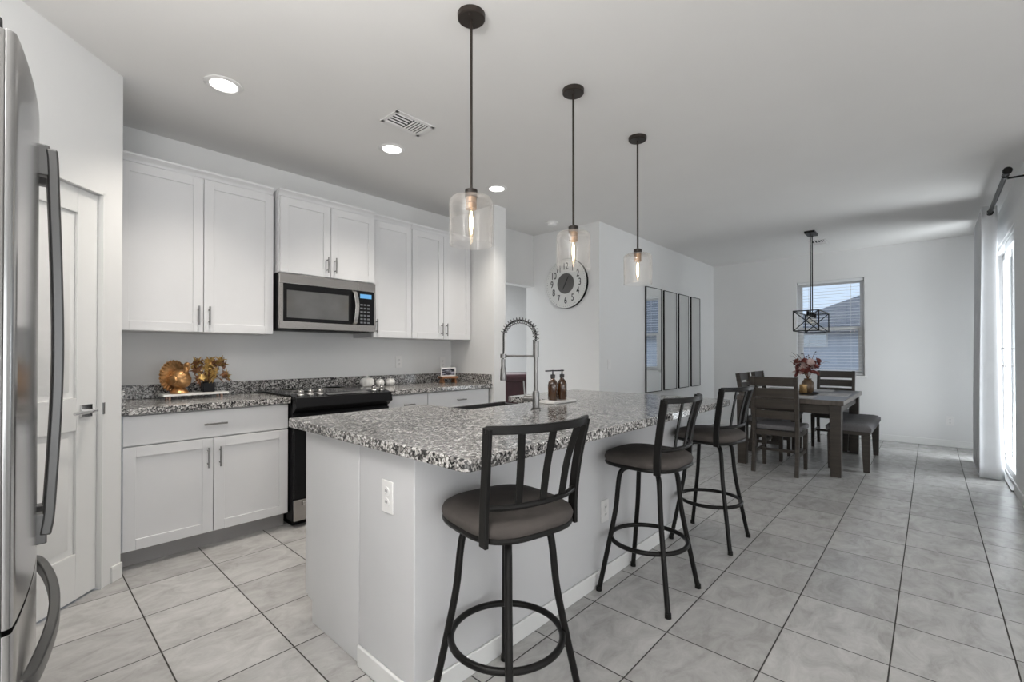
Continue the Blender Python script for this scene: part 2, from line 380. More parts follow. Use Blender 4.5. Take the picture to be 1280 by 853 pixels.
# baseboards
BH, BT = 0.085, 0.012
mb = MB(); pbox(mb, 0.0, DU0 - 0.062, -BT, 0.0, 0, BH); struct('baseboard_pantry', mb, M['trim'], 0.003)
struct('baseboard_far', MB().box(XF - BT, XF, YP, 2.80, 0, BH), M['trim'], 0.003)
struct('baseboard_gallery', MB().box(4.55, XF - BT, 2.80 - BT, 2.80, 0, BH), M['trim'], 0.003)
struct('baseboard_clock', MB().box(4.55 - BT, 4.55, 2.80 - BT, 3.78, 0, BH), M['trim'], 0.003)
struct('baseboard_patio', MB().box(4.70, PX0 - 0.01, YP, YP + BT, 0, BH).box(PX1 + 0.01, XF - BT, YP, YP + BT, 0, BH), M['trim'], 0.003)
struct('baseboard_kitchen_end', MB().box(3.32 - BT, 3.497, 3.275 - BT, 3.275, 0, BH), M['trim'], 0.003)

# ---- pantry door
dr = thing('door_1', 'white two panel pantry door with chrome lever on the diagonal wall beside the refrigerator', 'door', (*pant(0.45, 0.03), 0)); dr['kind'] = 'structure'
mb = MB(); g = 0.004; a0, a1 = DU0 + g, DU1 - g; z0, z1 = 0.012, DZ - g
st = 0.115
pbox(mb, a0, a0 + st, 0.02, 0.055, z0, z1); pbox(mb, a1 - st, a1, 0.02, 0.055, z0, z1)
for q0, q1 in ((z0, 0.235), (0.84, 1.0), (z1 - 0.125, z1)): pbox(mb, a0 + st, a1 - st, 0.02, 0.055, q0, q1)
for q0, q1 in ((0.235, 0.84), (1.0, z1 - 0.125)):
    pbox(mb, a0 + st, a1 - st, 0.032, 0.05, q0, q1)
    # raised centre field with sloped sides
    u0, u1 = a0 + st + 0.03, a1 - st - 0.03; k = 0.022
    lo = [(u0, q0 + 0.03), (u1, q0 + 0.03), (u1, q1 - 0.03), (u0, q1 - 0.03)]; hi = [(u0 + k, q0 + 0.03 + k), (u1 - k, q0 + 0.03 + k), (u1 - k, q1 - 0.03 - k), (u0 + k, q1 - 0.03 - k)]
    A = [(*pant(u, 0.032), z) for u, z in lo]; B = [(*pant(u, 0.023), z) for u, z in hi]
    mb.add(A + B, [(4, 5, 6, 7), (0, 1, 5, 4), (1, 2, 6, 5), (2, 3, 7, 6), (3, 0, 4, 7)])
obj('door_leaf', mb, M['trim'], dr, bevel=0.0025, world=True)
hd = MB(); pbox(hd, a0 + 0.035, a0 + 0.10, 0.010, 0.0195, 0.90, 0.965)
o_ = len(hd.v); hd.tube([(*pant(a0 + 0.068, 0.012), 0.932), (*pant(a0 + 0.068, -0.03), 0.932)], 0.011, 12, up=(0, 0, 1))
hd.tube(catmull([(*pant(a0 + 0.062, -0.032), 0.932), (*pant(a0 + 0.10, -0.036), 0.932), (*pant(a0 + 0.185, -0.032), 0.930)], 4), 0.0085, 12, up=(0, 0, 1))
obj('door_handle', hd, M['chrome'], dr, bevel=0.002, world=True)
sk = MB(); pbox(sk, DU0 - 0.018, DU0 - 0.002, -0.0045, 0.0, 0.905, 0.965); sk.tube([(*pant(DU0 - 0.004, -0.004), 0.905), (*pant(DU0 - 0.004, -0.004), 0.965)], 0.006)
obj('latch_plate', sk, M['nickel'], dr, world=True)
mb = MB()
for (u0, u1, q0, q1) in ((DU0 - 0.008, DU0 + 0.002, 0, DZ + 0.008), (DU1 - 0.002, DU1 + 0.008, 0, DZ + 0.008), (DU0 - 0.008, DU1 + 0.008, DZ - 0.003, DZ + 0.008)):
    pbox(mb, u0, u1, -0.006, 0.10, q0, q1)
struct('trim_1', mb, M['trim'], 0.003)

# ---- far window
wn1 = thing('window_1', 'single hung white vinyl window on the far dining wall', 'window', (XF + 0.1, 1.12, WZ0)); wn1['kind'] = 'structure'
def frame_yz(mb, x0, x1, y0, y1, z0, z1, t):
    return mb.box(x0, x1, y0, y0 + t, z0, z1).box(x0, x1, y1 - t, y1, z0, z1).box(x0, x1, y0 + t, y1 - t, z0, z0 + t).box(x0, x1, y0 + t, y1 - t, z1 - t, z1)
ZM = 1.60
obj('window_frame', frame_yz(MB(), XF + 0.085, XF + 0.145, WY0 + 0.002, WY1 - 0.002, WZ0 + 0.002, WZ1 - 0.002, 0.028), M['vinyl'], wn1, 0.003, world=True)
obj('lower_sash', frame_yz(MB(), XF + 0.07, XF + 0.10, WY0 + 0.032, WY1 - 0.032, WZ0 + 0.032, ZM + 0.02, 0.045), M['vinyl'], wn1, 0.003, world=True)
obj('upper_sash', frame_yz(MB(), XF + 0.105, XF + 0.135, WY0 + 0.032, WY1 - 0.032, ZM - 0.02, WZ1 - 0.032, 0.028), M['vinyl'], wn1, 0.003, world=True)
obj('lower_pane', MB().box(XF + 0.083, XF + 0.087, WY0 + 0.075, WY1 - 0.075, WZ0 + 0.075, ZM - 0.024), M['glass'], wn1, world=True)
obj('upper_pane', MB().box(XF + 0.118, XF + 0.122, WY0 + 0.058, WY1 - 0.058, ZM + 0.006, WZ1 - 0.058), M['glass'], wn1, world=True)
struct('trim_2', MB().box(XF - 0.03, XF + 0.068, WY0 - 0.03, WY1 + 0.03, WZ0 - 0.028, WZ0 + 0.0), M['trim'], 0.004)
bl = thing('window_blind', 'white horizontal slat blind hanging in the dining window', 'blind', (XF + 0.045, 1.12, WZ1 - 0.04))
obj('headrail', MB().box(XF + 0.02, XF + 0.065, WY0 + 0.012, WY1 - 0.012, WZ1 - 0.04, WZ1 - 0.001), M['blind'], bl, 0.003, world=True)
mb = MB(); z = WZ1 - 0.075
while z > WZ0 + 0.06:
    mb.hexa([(XF + 0.022, WY0 + 0.015, z - 0.003), (XF + 0.022, WY1 - 0.015, z - 0.003), (XF + 0.064, WY1 - 0.015, z + 0.003), (XF + 0.064, WY0 + 0.015, z + 0.003)][::-1],
            [(XF + 0.022, WY0 + 0.015, z), (XF + 0.022, WY1 - 0.015, z), (XF + 0.064, WY1 - 0.015, z + 0.006), (XF + 0.064, WY0 + 0.015, z + 0.006)][::-1]); z -= 0.046
obj('slats', mb, M['blind'], bl, world=True)
obj('bottom_rail', MB().box(XF + 0.02, XF + 0.066, WY0 + 0.015, WY1 - 0.015, WZ0 + 0.004, WZ0 + 0.026), M['blind'], bl, 0.003, world=True)
for y in (WY0 + 0.16, WY1 - 0.16): obj('ladder_cord', MB().box(XF + 0.0185, XF + 0.0205, y - 0.002, y + 0.002, WZ0 + 0.02, WZ1 - 0.04), M['blind'], bl, world=True)

# ---- patio slider
sl = thing('door_2', 'white vinyl sliding glass patio door behind the white curtain', 'door', (6.9, YP - 0.06, 0)); sl['kind'] = 'structure'
def frame_xz(mb, x0, x1, y0, y1, z0, z1, t, tb=None):
    tb = tb or t
    return mb.box(x0, x0 + t, y0, y1, z0, z1).box(x1 - t, x1, y0, y1, z0, z1).box(x0 + t, x1 - t, y0, y1, z0, z0 + tb).box(x0 + t, x1 - t, y0, y1, z1 - t, z1)
obj('door_frame', frame_xz(MB(), PX0 + 0.002, PX1 - 0.002, YP - 0.118, YP - 0.012, 0.001, PZ - 0.002, 0.035, 0.03), M['vinyl'], sl, 0.003, world=True)
XMID = 6.9
p1 = obj('sliding_panel', frame_xz(MB(), PX0 + 0.04, XMID + 0.03, YP - 0.055, YP - 0.02, 0.034, PZ - 0.04, 0.075), M['vinyl'], sl, 0.004, world=True)
obj('pane', MB().box(PX0 + 0.112, XMID - 0.042, YP - 0.04, YP - 0.035, 0.106, PZ - 0.112), M['glass'], p1, world=True)
p2 = obj('fixed_panel', frame_xz(MB(), XMID - 0.03, PX1 - 0.04, YP - 0.105, YP - 0.07, 0.034, PZ - 0.04, 0.06), M['vinyl'], sl, 0.004, world=True)
obj('pane', MB().box(XMID + 0.028, PX1 - 0.098, YP - 0.09, YP - 0.085, 0.092, PZ - 0.098), M['glass'], p2, world=True)
hx = XMID - 0.01
obj('pull_handle', MB().tube(catmull([(hx, YP - 0.02, 1.09), (hx, YP + 0.02, 1.10), (hx, YP + 0.024, 1.18), (hx, YP + 0.02, 1.26), (hx, YP - 0.02, 1.27)], 5), 0.008, 10, up=(1, 0, 0)), M['nickel'], sl, world=True)
obj('threshold', MB().box(PX0 + 0.002, PX1 - 0.002, YP - 0.010, YP + 0.03, 0.0, 0.014), M['nickel'], sl, 0.003, world=True)

# ------------------------------------------------------------------ island
IX0, IX1, IY0, IY1 = 0.93, 3.22, 1.30, 2.16
isl = thing('kitchen_island', 'long white kitchen island base under the speckled granite top', 'kitchen island', (2.07, 1.7, 0))
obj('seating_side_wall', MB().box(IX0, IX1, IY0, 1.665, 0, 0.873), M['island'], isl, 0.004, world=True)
obj('cabinet_box', MB().box(IX0 + 0.0, 1.69, 1.667, 2.08, 0.0, 0.873).box(1.69, 2.41, 1.667, 1.85, 0, 0.873).box(1.69, 2.41, 1.85, 2.08, 0, 0.62).box(2.41, IX1, 1.667, 2.08, 0, 0.873), M['cab'], isl, 0.002, world=True)
for x0, x1, zt in ((0.932, 1.31, 0.868), (1.314, 1.69, 0.868), (1.694, 2.05, 0.62), (2.054, 2.41, 0.62), (2.414, 2.81, 0.868), (2.814, 3.218, 0.868)):
    d = obj('cabinet_door', MB().box(x0, x1, 2.125, 2.145, 0.11, zt).box(x0, x0 + 0.055, 2.145, 2.152, 0.11, zt).box(x1 - 0.055, x1, 2.145, 2.152, 0.11, zt).box(x0 + 0.055, x1 - 0.055, 2.145, 2.152, 0.11, 0.165).box(x0 + 0.055, x1 - 0.055, 2.145, 2.152, zt - 0.055, zt), M['cab'], isl, 0.002, world=True)
obj('face_frame', MB().box(IX0 + 0.001, 1.69, 2.0805, 2.1245, 0.10, 0.873).box(1.69, 2.41, 2.0805, 2.1245, 0.10, 0.62).box(2.41, IX1, 2.0805, 2.1245, 0.10, 0.873), M['cab'], isl, world=True)
obj('baseboard', MB().box(IX0 - BT, IX1 + BT, IY0 - BT, IY0 - 0.0005, 0, 0.08).box(IX0 - BT, IX0 - 0.0005, IY0 - 0.0005, 1.66, 0, 0.08).box(IX1 + 0.0005, IX1 + BT, IY0, 1.66, 0, 0.08), M['trim'], isl, 0.004, world=True)

def rounded(poly, r, k=4):
    out = []; n = len(poly)
    for i in range(n):
        p = Vector(poly[i]); a = (Vector(poly[i - 1]) - p).normalized(); b = (Vector(poly[(i + 1) % n]) - p).normalized(); rr = r[i] if isinstance(r, (list, tuple)) else r
        if rr <= 0: out.append(tuple(p)); continue
        p0, p1 = p + a * rr, p + b * rr
        for j in range(k + 1):
            t = j / k; out.append(tuple((1 - t) ** 2 * p0 + 2 * t * (1 - t) * p + t * t * p1))
    return out
CX0, CX1, CY0, CY1 = 0.885, 3.25, 0.985, 2.245
SX0, SX1, SY0 = 1.695, 2.405, 1.865
poly = rounded([(CX0, CY0), (CX1, CY0), (CX1, CY1), (SX1, CY1), (SX1, SY0), (SX0, SY0), (SX0, CY1), (CX0, CY1)], [0.035, 0.035, 0.02, 0.03, 0.02, 0.02, 0.02, 0.02])
ict = obj('island_countertop', MB().prism(poly, 0.874, 0.914), M['granite'], None, bevel=0.004)
tag(ict, 'speckled grey granite countertop on the island with a sink cut into it', 'countertop')
snk = thing('farmhouse_sink', 'dark apron front sink set into the island countertop by the faucet', 'sink', (2.05, 2.06, 0.63))
sx0, sx1, sy0, sy1 = SX0 + 0.003, SX1 - 0.003, SY0 + 0.003, CY1 + 0.012; t = 0.016
mb = MB().box(sx0, sx1, sy0, sy1, 0.632, 0.65)
mb.box(sx0, sx0 + t, sy0, sy1, 0.65, 0.868).box(sx1 - t, sx1, sy0, sy1, 0.65, 0.868).box(sx0 + t, sx1 - t, sy0, sy0 + t, 0.65, 0.868).box(sx0 + t, sx1 - t, sy1 - t, sy1, 0.65, 0.880)
obj('basin', mb, pmat('sink_steel', (0.17, 0.17, 0.17), 0.32, 0.8), snk, 0.004, world=True)
obj('drain', MB().cyl((2.05, 2.05, 0.65), 0.045, 0.004), M['chrome'], snk, world=True)

# ------------------------------------------------------------------ kitchen run on the back wall
def pull(mb, x, y, z, L, vert=True):
    r = 0.0055
    if vert:
        mb.tube([(x, y - 0.03, z - L / 2), (x, y - 0.03, z + L / 2)], r, 10)
        for q in (-0.32, 0.32): mb.tube([(x, y, z + q * L), (x, y - 0.03, z + q * L)], r * 0.8, 8)
    else:
        mb.tube([(x - L / 2, y - 0.03, z), (x + L / 2, y - 0.03, z)], r, 10)
        for q in (-0.32, 0.32): mb.tube([(x + q * L, y, z), (x + q * L, y - 0.03, z)], r * 0.8, 8)
    return mb
def shaker(x0, x1, z0, z1, yf, fr=0.058):
    mb = MB().box(x0 + fr - 0.004, x1 - fr + 0.004, yf + 0.009, yf + 0.019, z0 + fr - 0.004, z1 - fr + 0.004)
    mb.box(x0, x0 + fr, yf, yf + 0.019, z0, z1).box(x1 - fr, x1, yf, yf + 0.019, z0, z1)
    return mb.box(x0 + fr, x1 - fr, yf, yf + 0.019, z0, z0 + fr).box(x0 + fr, x1 - fr, yf, yf + 0.019, z1 - fr, z1)
def door(parent, x0, x1, z0, z1, yf, hx=None, hz=None):
    d = obj('door', shaker(x0, x1, z0, z1, yf), M['cab'], parent, 0.0018, world=True)
    if hx is not None: obj('handle', pull(MB(), hx, yf, hz, 0.125), M['nickel'], d, world=True)
    return d
def crown(mb, x0, x1, yf, z, ends=(False, False)):
    # stepped crown moulding profile swept along the front, in (out, up)
    prof = [(0, 0), (-0.006, 0.0), (-0.008, 0.016), (-0.016, 0.026), (-0.03, 0.038), (-0.033, 0.05), (0.0, 0.05)]
    n = len(prof)
    for (xa, xb) in ((x0, x1),):
        vs = [(xa, yf + p[0], z + p[1]) for p in prof] + [(xb, yf + p[0], z + p[1]) for p in prof]
        mb.add(vs, [tuple(range(n)), tuple(range(2 * n - 1, n - 1, -1))] + [(i, (i + 1) % n, n + (i + 1) % n, n + i) for i in range(n)])
    return mb
def upper(label, x0, x1, z0, z1, yf, doors):
    t_ = thing('upper_cabinet', label, 'cabinet', ((x0 + x1) / 2, (yf + YB) / 2, z0), group=None)
    obj('cabinet_box', MB().box(x0, x1, yf + 0.021, YB - 0.001, z0, z1), M['cab'], t_, 0.0015, world=True)
    for (a, b, hx, hz) in doors: door(t_, a, b, z0 + 0.003, z1 - 0.006, yf, hx, hz)
    obj('crown_moulding', crown(MB().box(x0, x1, yf + 0.022, YB - 0.001, z1 + 0.0005, z1 + 0.045), x0, x1, yf + 0.022, z1 + 0.0005), M['cab'], t_, 0.001, world=True)
    return t_
UB, UT = 1.362, 2.405
upper('tall white two door wall cabinet above the gold turkey, left of the microwave', 0.425, 1.322, UB, UT, 3.615, [(0.428, 0.874, 0.845, 1.475), (0.878, 1.319, 0.907, 1.475)])
upper('short white two door wall cabinet directly over the microwave', 1.338, 2.128, 1.826, 2.398, 3.553, [(1.345, 1.731, 1.70, 1.925), (1.735, 2.124, 1.766, 1.925)])
upper('narrow white single door wall cabinet just right of the microwave', 2.146, 2.556, UB, UT, 3.615, [(2.15, 2.553, 2.176, 1.46)])
upper('white two door wall cabinet at the right end above the small framed photo', 2.558, 3.318, UB, UT, 3.615, [(2.561, 2.936, 2.908, 1.46), (2.94, 3.302, 2.968, 1.46)])

def base(label, x0, x1, yf, drawers, doors):
    t_ = thing('base_cabinet', label, 'cabinet', ((x0 + x1) / 2, (yf + YB) / 2, 0))
    obj('cabinet_box', MB().box(x0, x1, yf + 0.021, YB - 0.001, 0.10, 0.873), M['cab'], t_, 0.0015, world=True)
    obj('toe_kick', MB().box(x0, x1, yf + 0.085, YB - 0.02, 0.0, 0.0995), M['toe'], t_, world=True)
    for (a, b, z0, z1, L) in drawers:
        d = obj('drawer', MB().box(a, b, yf, yf + 0.019, z0, z1), M['cab'], t_, 0.002, world=True)
        obj('handle', pull(MB(), (a + b) / 2, yf, (z0 + z1) / 2, L, False), M['nickel'], d, world=True)
    for (a, b, z0, z1, hx) in doors: door(t_, a, b, z0, z1, yf, hx, z1 - 0.115)
    return t_
YBF = 3.325
base('white base cabinet with one wide drawer over two doors, left of the black range', 0.415, 1.318, YBF, [(0.425, 1.314, 0.698, 0.866, 0.125)], [(0.425, 0.862, 0.108, 0.690, 0.832), (0.866, 1.314, 0.108, 0.690, 0.897)])
base('narrow white base cabinet between the black range and the right corner cabinet', 2.098, 2.522, YBF, [(2.101, 2.520, 0.698, 0.866, 0.11)], [(2.101, 2.520, 0.108, 0.690, 2.14)])
base('white base cabinet with a drawer at the right end under the small framed photo', 2.524, 3.30, YBF, [(2.527, 3.285, 0.698, 0.866, 0.11)], [(2.527, 2.904, 0.108, 0.690, 2.87), (2.908, 3.285, 0.108, 0.690, 2.94)])
def counter(label, x0, x1):
    o = obj('kitchen_countertop', MB().box(x0, x1, 3.295, YB - 0.001, 0.874, 0.914), M['granite'], None, bevel=0.004)
    return tag(o, label, 'countertop')
counter('speckled granite countertop left of the range, under the gold turkey', 0.413, 1.322)
counter('speckled granite countertop right of the range, under the white pumpkins', 2.095, 3.315)
tag(obj('granite_backsplash', MB().box(0.413, 3.318, 3.938, 3.959, 0.9145, 1.008).box(0.413, 0.433, 3.31, 3.937, 0.9145, 1.008).box(3.299, 3.319, 3.31, 3.937, 0.9145, 1.008), M['granite'], None, bevel=0.002), 'low speckled granite backsplash strip along the kitchen wall', 'backsplash')

# ---- range
RX0, RX1 = 1.328, 2.089
rg = thing('kitchen_range', 'black slide in electric range with silver knobs between the base cabinets', 'stove', ((RX0 + RX1) / 2, 3.6, 0))
obj('body', MB().box(RX0, RX1, 3.285, 3.93, 0.045, 0.905).box(RX0 + 0.02, RX1 - 0.02, 3.34, 3.90, 0.0, 0.045), M['black'], rg, 0.003, world=True)
ct = obj('cooktop', MB().box(RX0 - 0.006, RX1 + 0.006, 3.335, 3.934, 0.918, 0.930), M['blackglass'], rg, 0.004, world=True)
for x, y, r in ((1.52, 3.50, 0.10), (1.88, 3.50, 0.085), (1.52, 3.78, 0.075), (1.88, 3.78, 0.10)):
    obj('burner_ring', MB().lathe([(r - 0.003, 0.9302), (r, 0.9308), (r + 0.003, 0.9302)], (x, y, 0), 40), M['toe'], ct, world=True)
# sloped control panel
cp = MB().hexa([(RX0, 3.215, 0.845), (RX1, 3.215, 0.845), (RX1, 3.284, 0.80), (RX0, 3.284, 0.80)], [(RX0, 3.232, 0.912), (RX1, 3.232, 0.912), (RX1, 3.334, 0.930), (RX0, 3.334, 0.930)])
obj('control_panel', cp, M['black'], rg, 0.004, world=True)
obj('control_strip', MB().hexa([(RX0 + 0.24, 3.247, 0.9165), (RX1 - 0.19, 3.247, 0.9165), (RX1 - 0.19, 3.30, 0.9255), (RX0 + 0.24, 3.30, 0.9255)], [(RX0 + 0.24, 3.246, 0.9185), (RX1 - 0.19, 3.246, 0.9185), (RX1 - 0.19, 3.30, 0.9275), (RX0 + 0.24, 3.30, 0.9275)]), M['steelh'], rg, world=True)
for x in (RX0 + 0.055, RX0 + 0.125, RX0 + 0.195, RX1 - 0.13, RX1 - 0.06):
    k = MB().lathe([(0.025, 0), (0.025, 0.012), (0.020, 0.016), (0.019, 0.036), (0.015, 0.040), (0, 0.040)], (0, 0, 0), 20).box(-0.005, 0.005, -0.022, 0.022, 0.016, 0.048)
    k.xf(Matrix.Translation((x, 3.285, 0.921)) @ Matrix.Rotation(math.radians(10), 4, 'X'))
    obj('knob', k, M['steel'], rg, 0.001, world=True)
od = obj('oven_door', MB().box(RX0 + 0.004, RX1 - 0.004, 3.262, 3.284, 0.205, 0.795), M['black'], rg, 0.004, world=True)
obj('oven_window', MB().box(RX0 + 0.11, RX1 - 0.11, 3.2595, 3.2618, 0.33, 0.66), M['blackglass'], od, world=True)
h_ = MB().tube([(RX0 + 0.04, 3.215, 0.745), (RX1 - 0.04, 3.215, 0.745)], 0.011, 12)
for x in (RX0 + 0.07, RX1 - 0.07): h_.tube([(x, 3.262, 0.745), (x, 3.215, 0.745)], 0.008, 10)
obj('handle', h_, M['steelh'], od, world=True)
dw = obj('storage_drawer', MB().box(RX0 + 0.004, RX1 - 0.004, 3.264, 3.284, 0.05, 0.197), M['steelh'], rg, 0.003, world=True)
obj('drawer_pull', MB().box(RX0 + 0.06, RX1 - 0.06, 3.249, 3.263, 0.155, 0.185), M['steel'], dw, 0.004, world=True)

# ---- microwave
MX0, MX1, MZ0, MZ1, MY = 1.335, 2.13, 1.405, 1.822, 3.545
mw = thing('microwave_oven', 'stainless steel over the range microwave with black glass door and curved handle', 'microwave', ((MX0 + MX1) / 2, 3.75, MZ0))
obj('body', MB().box(MX0, MX1, MY + 0.022, YB - 0.001, MZ0, MZ1), M['black'], mw, 0.003, world=True)
XS = MX0 + 0.63
fd = MB().box(MX0, XS, MY, MY + 0.021, MZ1 - 0.075, MZ1 - 0.002).box(MX0, XS, MY, MY + 0.021, MZ0 + 0.002, MZ0 + 0.055).box(MX0, MX0 + 0.03, MY, MY + 0.021, MZ0 + 0.055, MZ1 - 0.075)
dd = obj('door', fd, M['steelh'], mw, 0.003, world=True)
gl = obj('door_glass', MB().box(MX0 + 0.0305, XS, MY + 0.001, MY + 0.021, MZ0 + 0.0555, MZ1 - 0.0755), M['black'], dd, 0.002, world=True)
obj('viewing_window', MB().box(MX0 + 0.055, XS - 0.085, MY - 0.0006, MY + 0.0008, MZ0 + 0.085, MZ1 - 0.125), M['window_dark'], dd, 0.0, world=True)
hpath = catmull([(XS - 0.038, MY, MZ1 - 0.082), (XS - 0.036, MY - 0.028, MZ1 - 0.11), (XS - 0.028, MY - 0.04, (MZ0 + MZ1) / 2), (XS - 0.036, MY - 0.028, MZ0 + 0.085), (XS - 0.038, MY, MZ0 + 0.06)], 6)
obj('handle', MB().bar(hpath, 0.012, 0.034, up=(1, 0, 0)), M['steel'], dd, 0.003, world=True)
pn = obj('control_frame', MB().box(XS + 0.002, MX1, MY, MY + 0.021, MZ1 - 0.075, MZ1 - 0.002).box(XS + 0.002, MX1, MY, MY + 0.021, MZ0 + 0.002, MZ0 + 0.055).box(MX1 - 0.014, MX1, MY, MY + 0.021, MZ0 + 0.055, MZ1 - 0.075), M['steelh'], mw, 0.003, world=True)
pk = obj('control_panel', MB().box(XS + 0.002, MX1 - 0.0145, MY + 0.001, MY + 0.021, MZ0 + 0.0555, MZ1 - 0.0755), M['black'], mw, 0.001, world=True)
obj('display', MB().box(XS + 0.02, MX1 - 0.04, MY - 0.0005, MY + 0.0009, MZ1 - 0.135, MZ1 - 0.10), M['screen'], pk, world=True)
kb = MB()
for r_ in range(6):
    for c_ in range(3): kb.box(XS + 0.022 + c_ * 0.032, XS + 0.044 + c_ * 0.032, MY - 0.0003, MY + 0.0009, MZ0 + 0.07 + r_ * 0.03, MZ0 + 0.083 + r_ * 0.03)
obj('keypad', kb, pmat('keypad_grey', (0.16, 0.165, 0.18), 0.4), pk, world=True)
obj('vent_grille', MB().box(MX0 + 0.03, MX1 - 0.03, MY + 0.06, MY + 0.30, MZ0 - 0.006, MZ0 - 0.0005), M['slot'], mw, world=True)

# ------------------------------------------------------------------ refrigerator
FY0, FY1, FM = 1.17, 2.078, 1.624
def fx(y):                                # bowed front of the doors
    s = (y - FY0) / (FY1 - FY0); return 0.004 + 0.024 * s + 0.030 * (1 - (2 * s - 1) ** 2)
def bow(y0, y1, xb, z0, z1, r=0.012, n=14):
    front = []
    for i in range(n + 1):
        y = y0 + (y1 - y0) * i / n; x = fx(y)
        e = min(y - y0, y1 - y)
        if e < r: x -= r - math.sqrt(max(0, r * r - (r - e) ** 2))
        front.append((x, y))
    e0 = [(fx(y0) - r, y0 + 0.0)]; e1 = [(fx(y1) - r, y1)]
    ys = [y0 + r * (1 - math.cos(PI / 2 * i / 4)) for i in range(1, 4)]
    front = e0 + [(fx(y) - (r - math.sqrt(max(0, r * r - (r - (y - y0)) ** 2))), y) for y in ys] + [p for p in front if y0 + r <= p[1] <= y1 - r] + [(fx(y1 + y0 - y) - (r - math.sqrt(max(0, r * r - (r - (y - y0)) ** 2))), y1 + y0 - y) for y in ys[::-1]] + e1
    return MB().prism([(xb, y0)] + front + [(xb, y1)], z0, z1)
fr = thing('refrigerator', 'stainless steel french door refrigerator with curved handles at the left edge', 'refrigerator', (-0.37, FM, 0))
obj('body', MB().box(-0.78, -0.055, FY0, FY1, 0.03, 1.765).box(-0.74, -0.10, FY0 + 0.03, FY1 - 0.03, 0.0, 0.03), M['fridge_side'], fr, 0.004, world=True)
for k, (a, b) in enumerate(((FY0 + 0.001, FM - 0.003), (FM + 0.003, FY1 - 0.001))):
    d = obj('door', bow(a, b, -0.0085, 0.745, 1.78), M['fridge'], fr, 0.002, world=True)
    obj('door_liner', MB().box(-0.05, -0.009, a, b, 0.746, 1.779), M['fridge_side'], d, 0.002, world=True)
    yh = FM - 0.045 if k == 0 else FM + 0.045; x0 = fx(yh) - 0.006
    bars = MB().bar(catmull([(x0 + 0.026, yh, 1.715), (x0 + 0.030, yh, 1.64), (x0 + 0.040, yh, 1.22), (x0 + 0.028, yh, 0.87), (x0 + 0.020, yh, 0.785)], 8), 0.021, 0.032, up=(0, 1, 0))
    hh = obj('handle', bars, M['fridge_handle'], d, 0.004, world=True)
    for q0, q1 in ((1.648, 1.722), (0.765, 0.838)): obj('handle_mount', MB().box(x0 - 0.012, x0 + 0.023, yh - 0.014, yh + 0.014, q0, q1), M['fridge_handle'], d, 0.003, world=True)
fz = obj('freezer_drawer', bow(FY0 + 0.001, FY1 - 0.001, -0.0085, 0.075, 0.735), M['fridge'], fr, 0.002, world=True)
obj('drawer_liner', MB().box(-0.05, -0.009, FY0 + 0.001, FY1 - 0.001, 0.076, 0.734), M['fridge_side'], fz, 0.002, world=True)
obj('handle', MB().bar(catmull([(fx(1.24) - 0.004, 1.24, 0.60), (fx(1.27) + 0.012, 1.275, 0.60), (fx(1.45) + 0.026, 1.45, 0.60), (fx(FM) + 0.032, FM, 0.60), (fx(1.80) + 0.030, 1.80, 0.60), (fx(1.95) + 0.020, 1.95, 0.60), (fx(1.98) - 0.004, 1.985, 0.60)], 8), 0.020, 0.034, up=(0, 0, 1)), M['fridge_handle'], fz, 0.004, world=True)
obj('toe_grille', MB().box(-0.09, -0.02, FY0 + 0.01, FY1 - 0.01, 0.012, 0.068), M['black'], fr, 0.003, world=True)
for y0_, y1_ in ((FY0 + 0.01, FY0 + 0.10), (FY1 - 0.10, FY1 - 0.01)): obj('hinge_cover', MB().box(-0.16, -0.012, y0_, y1_, 1.7805, 1.802), M['slot'], fr, 0.004, world=True)

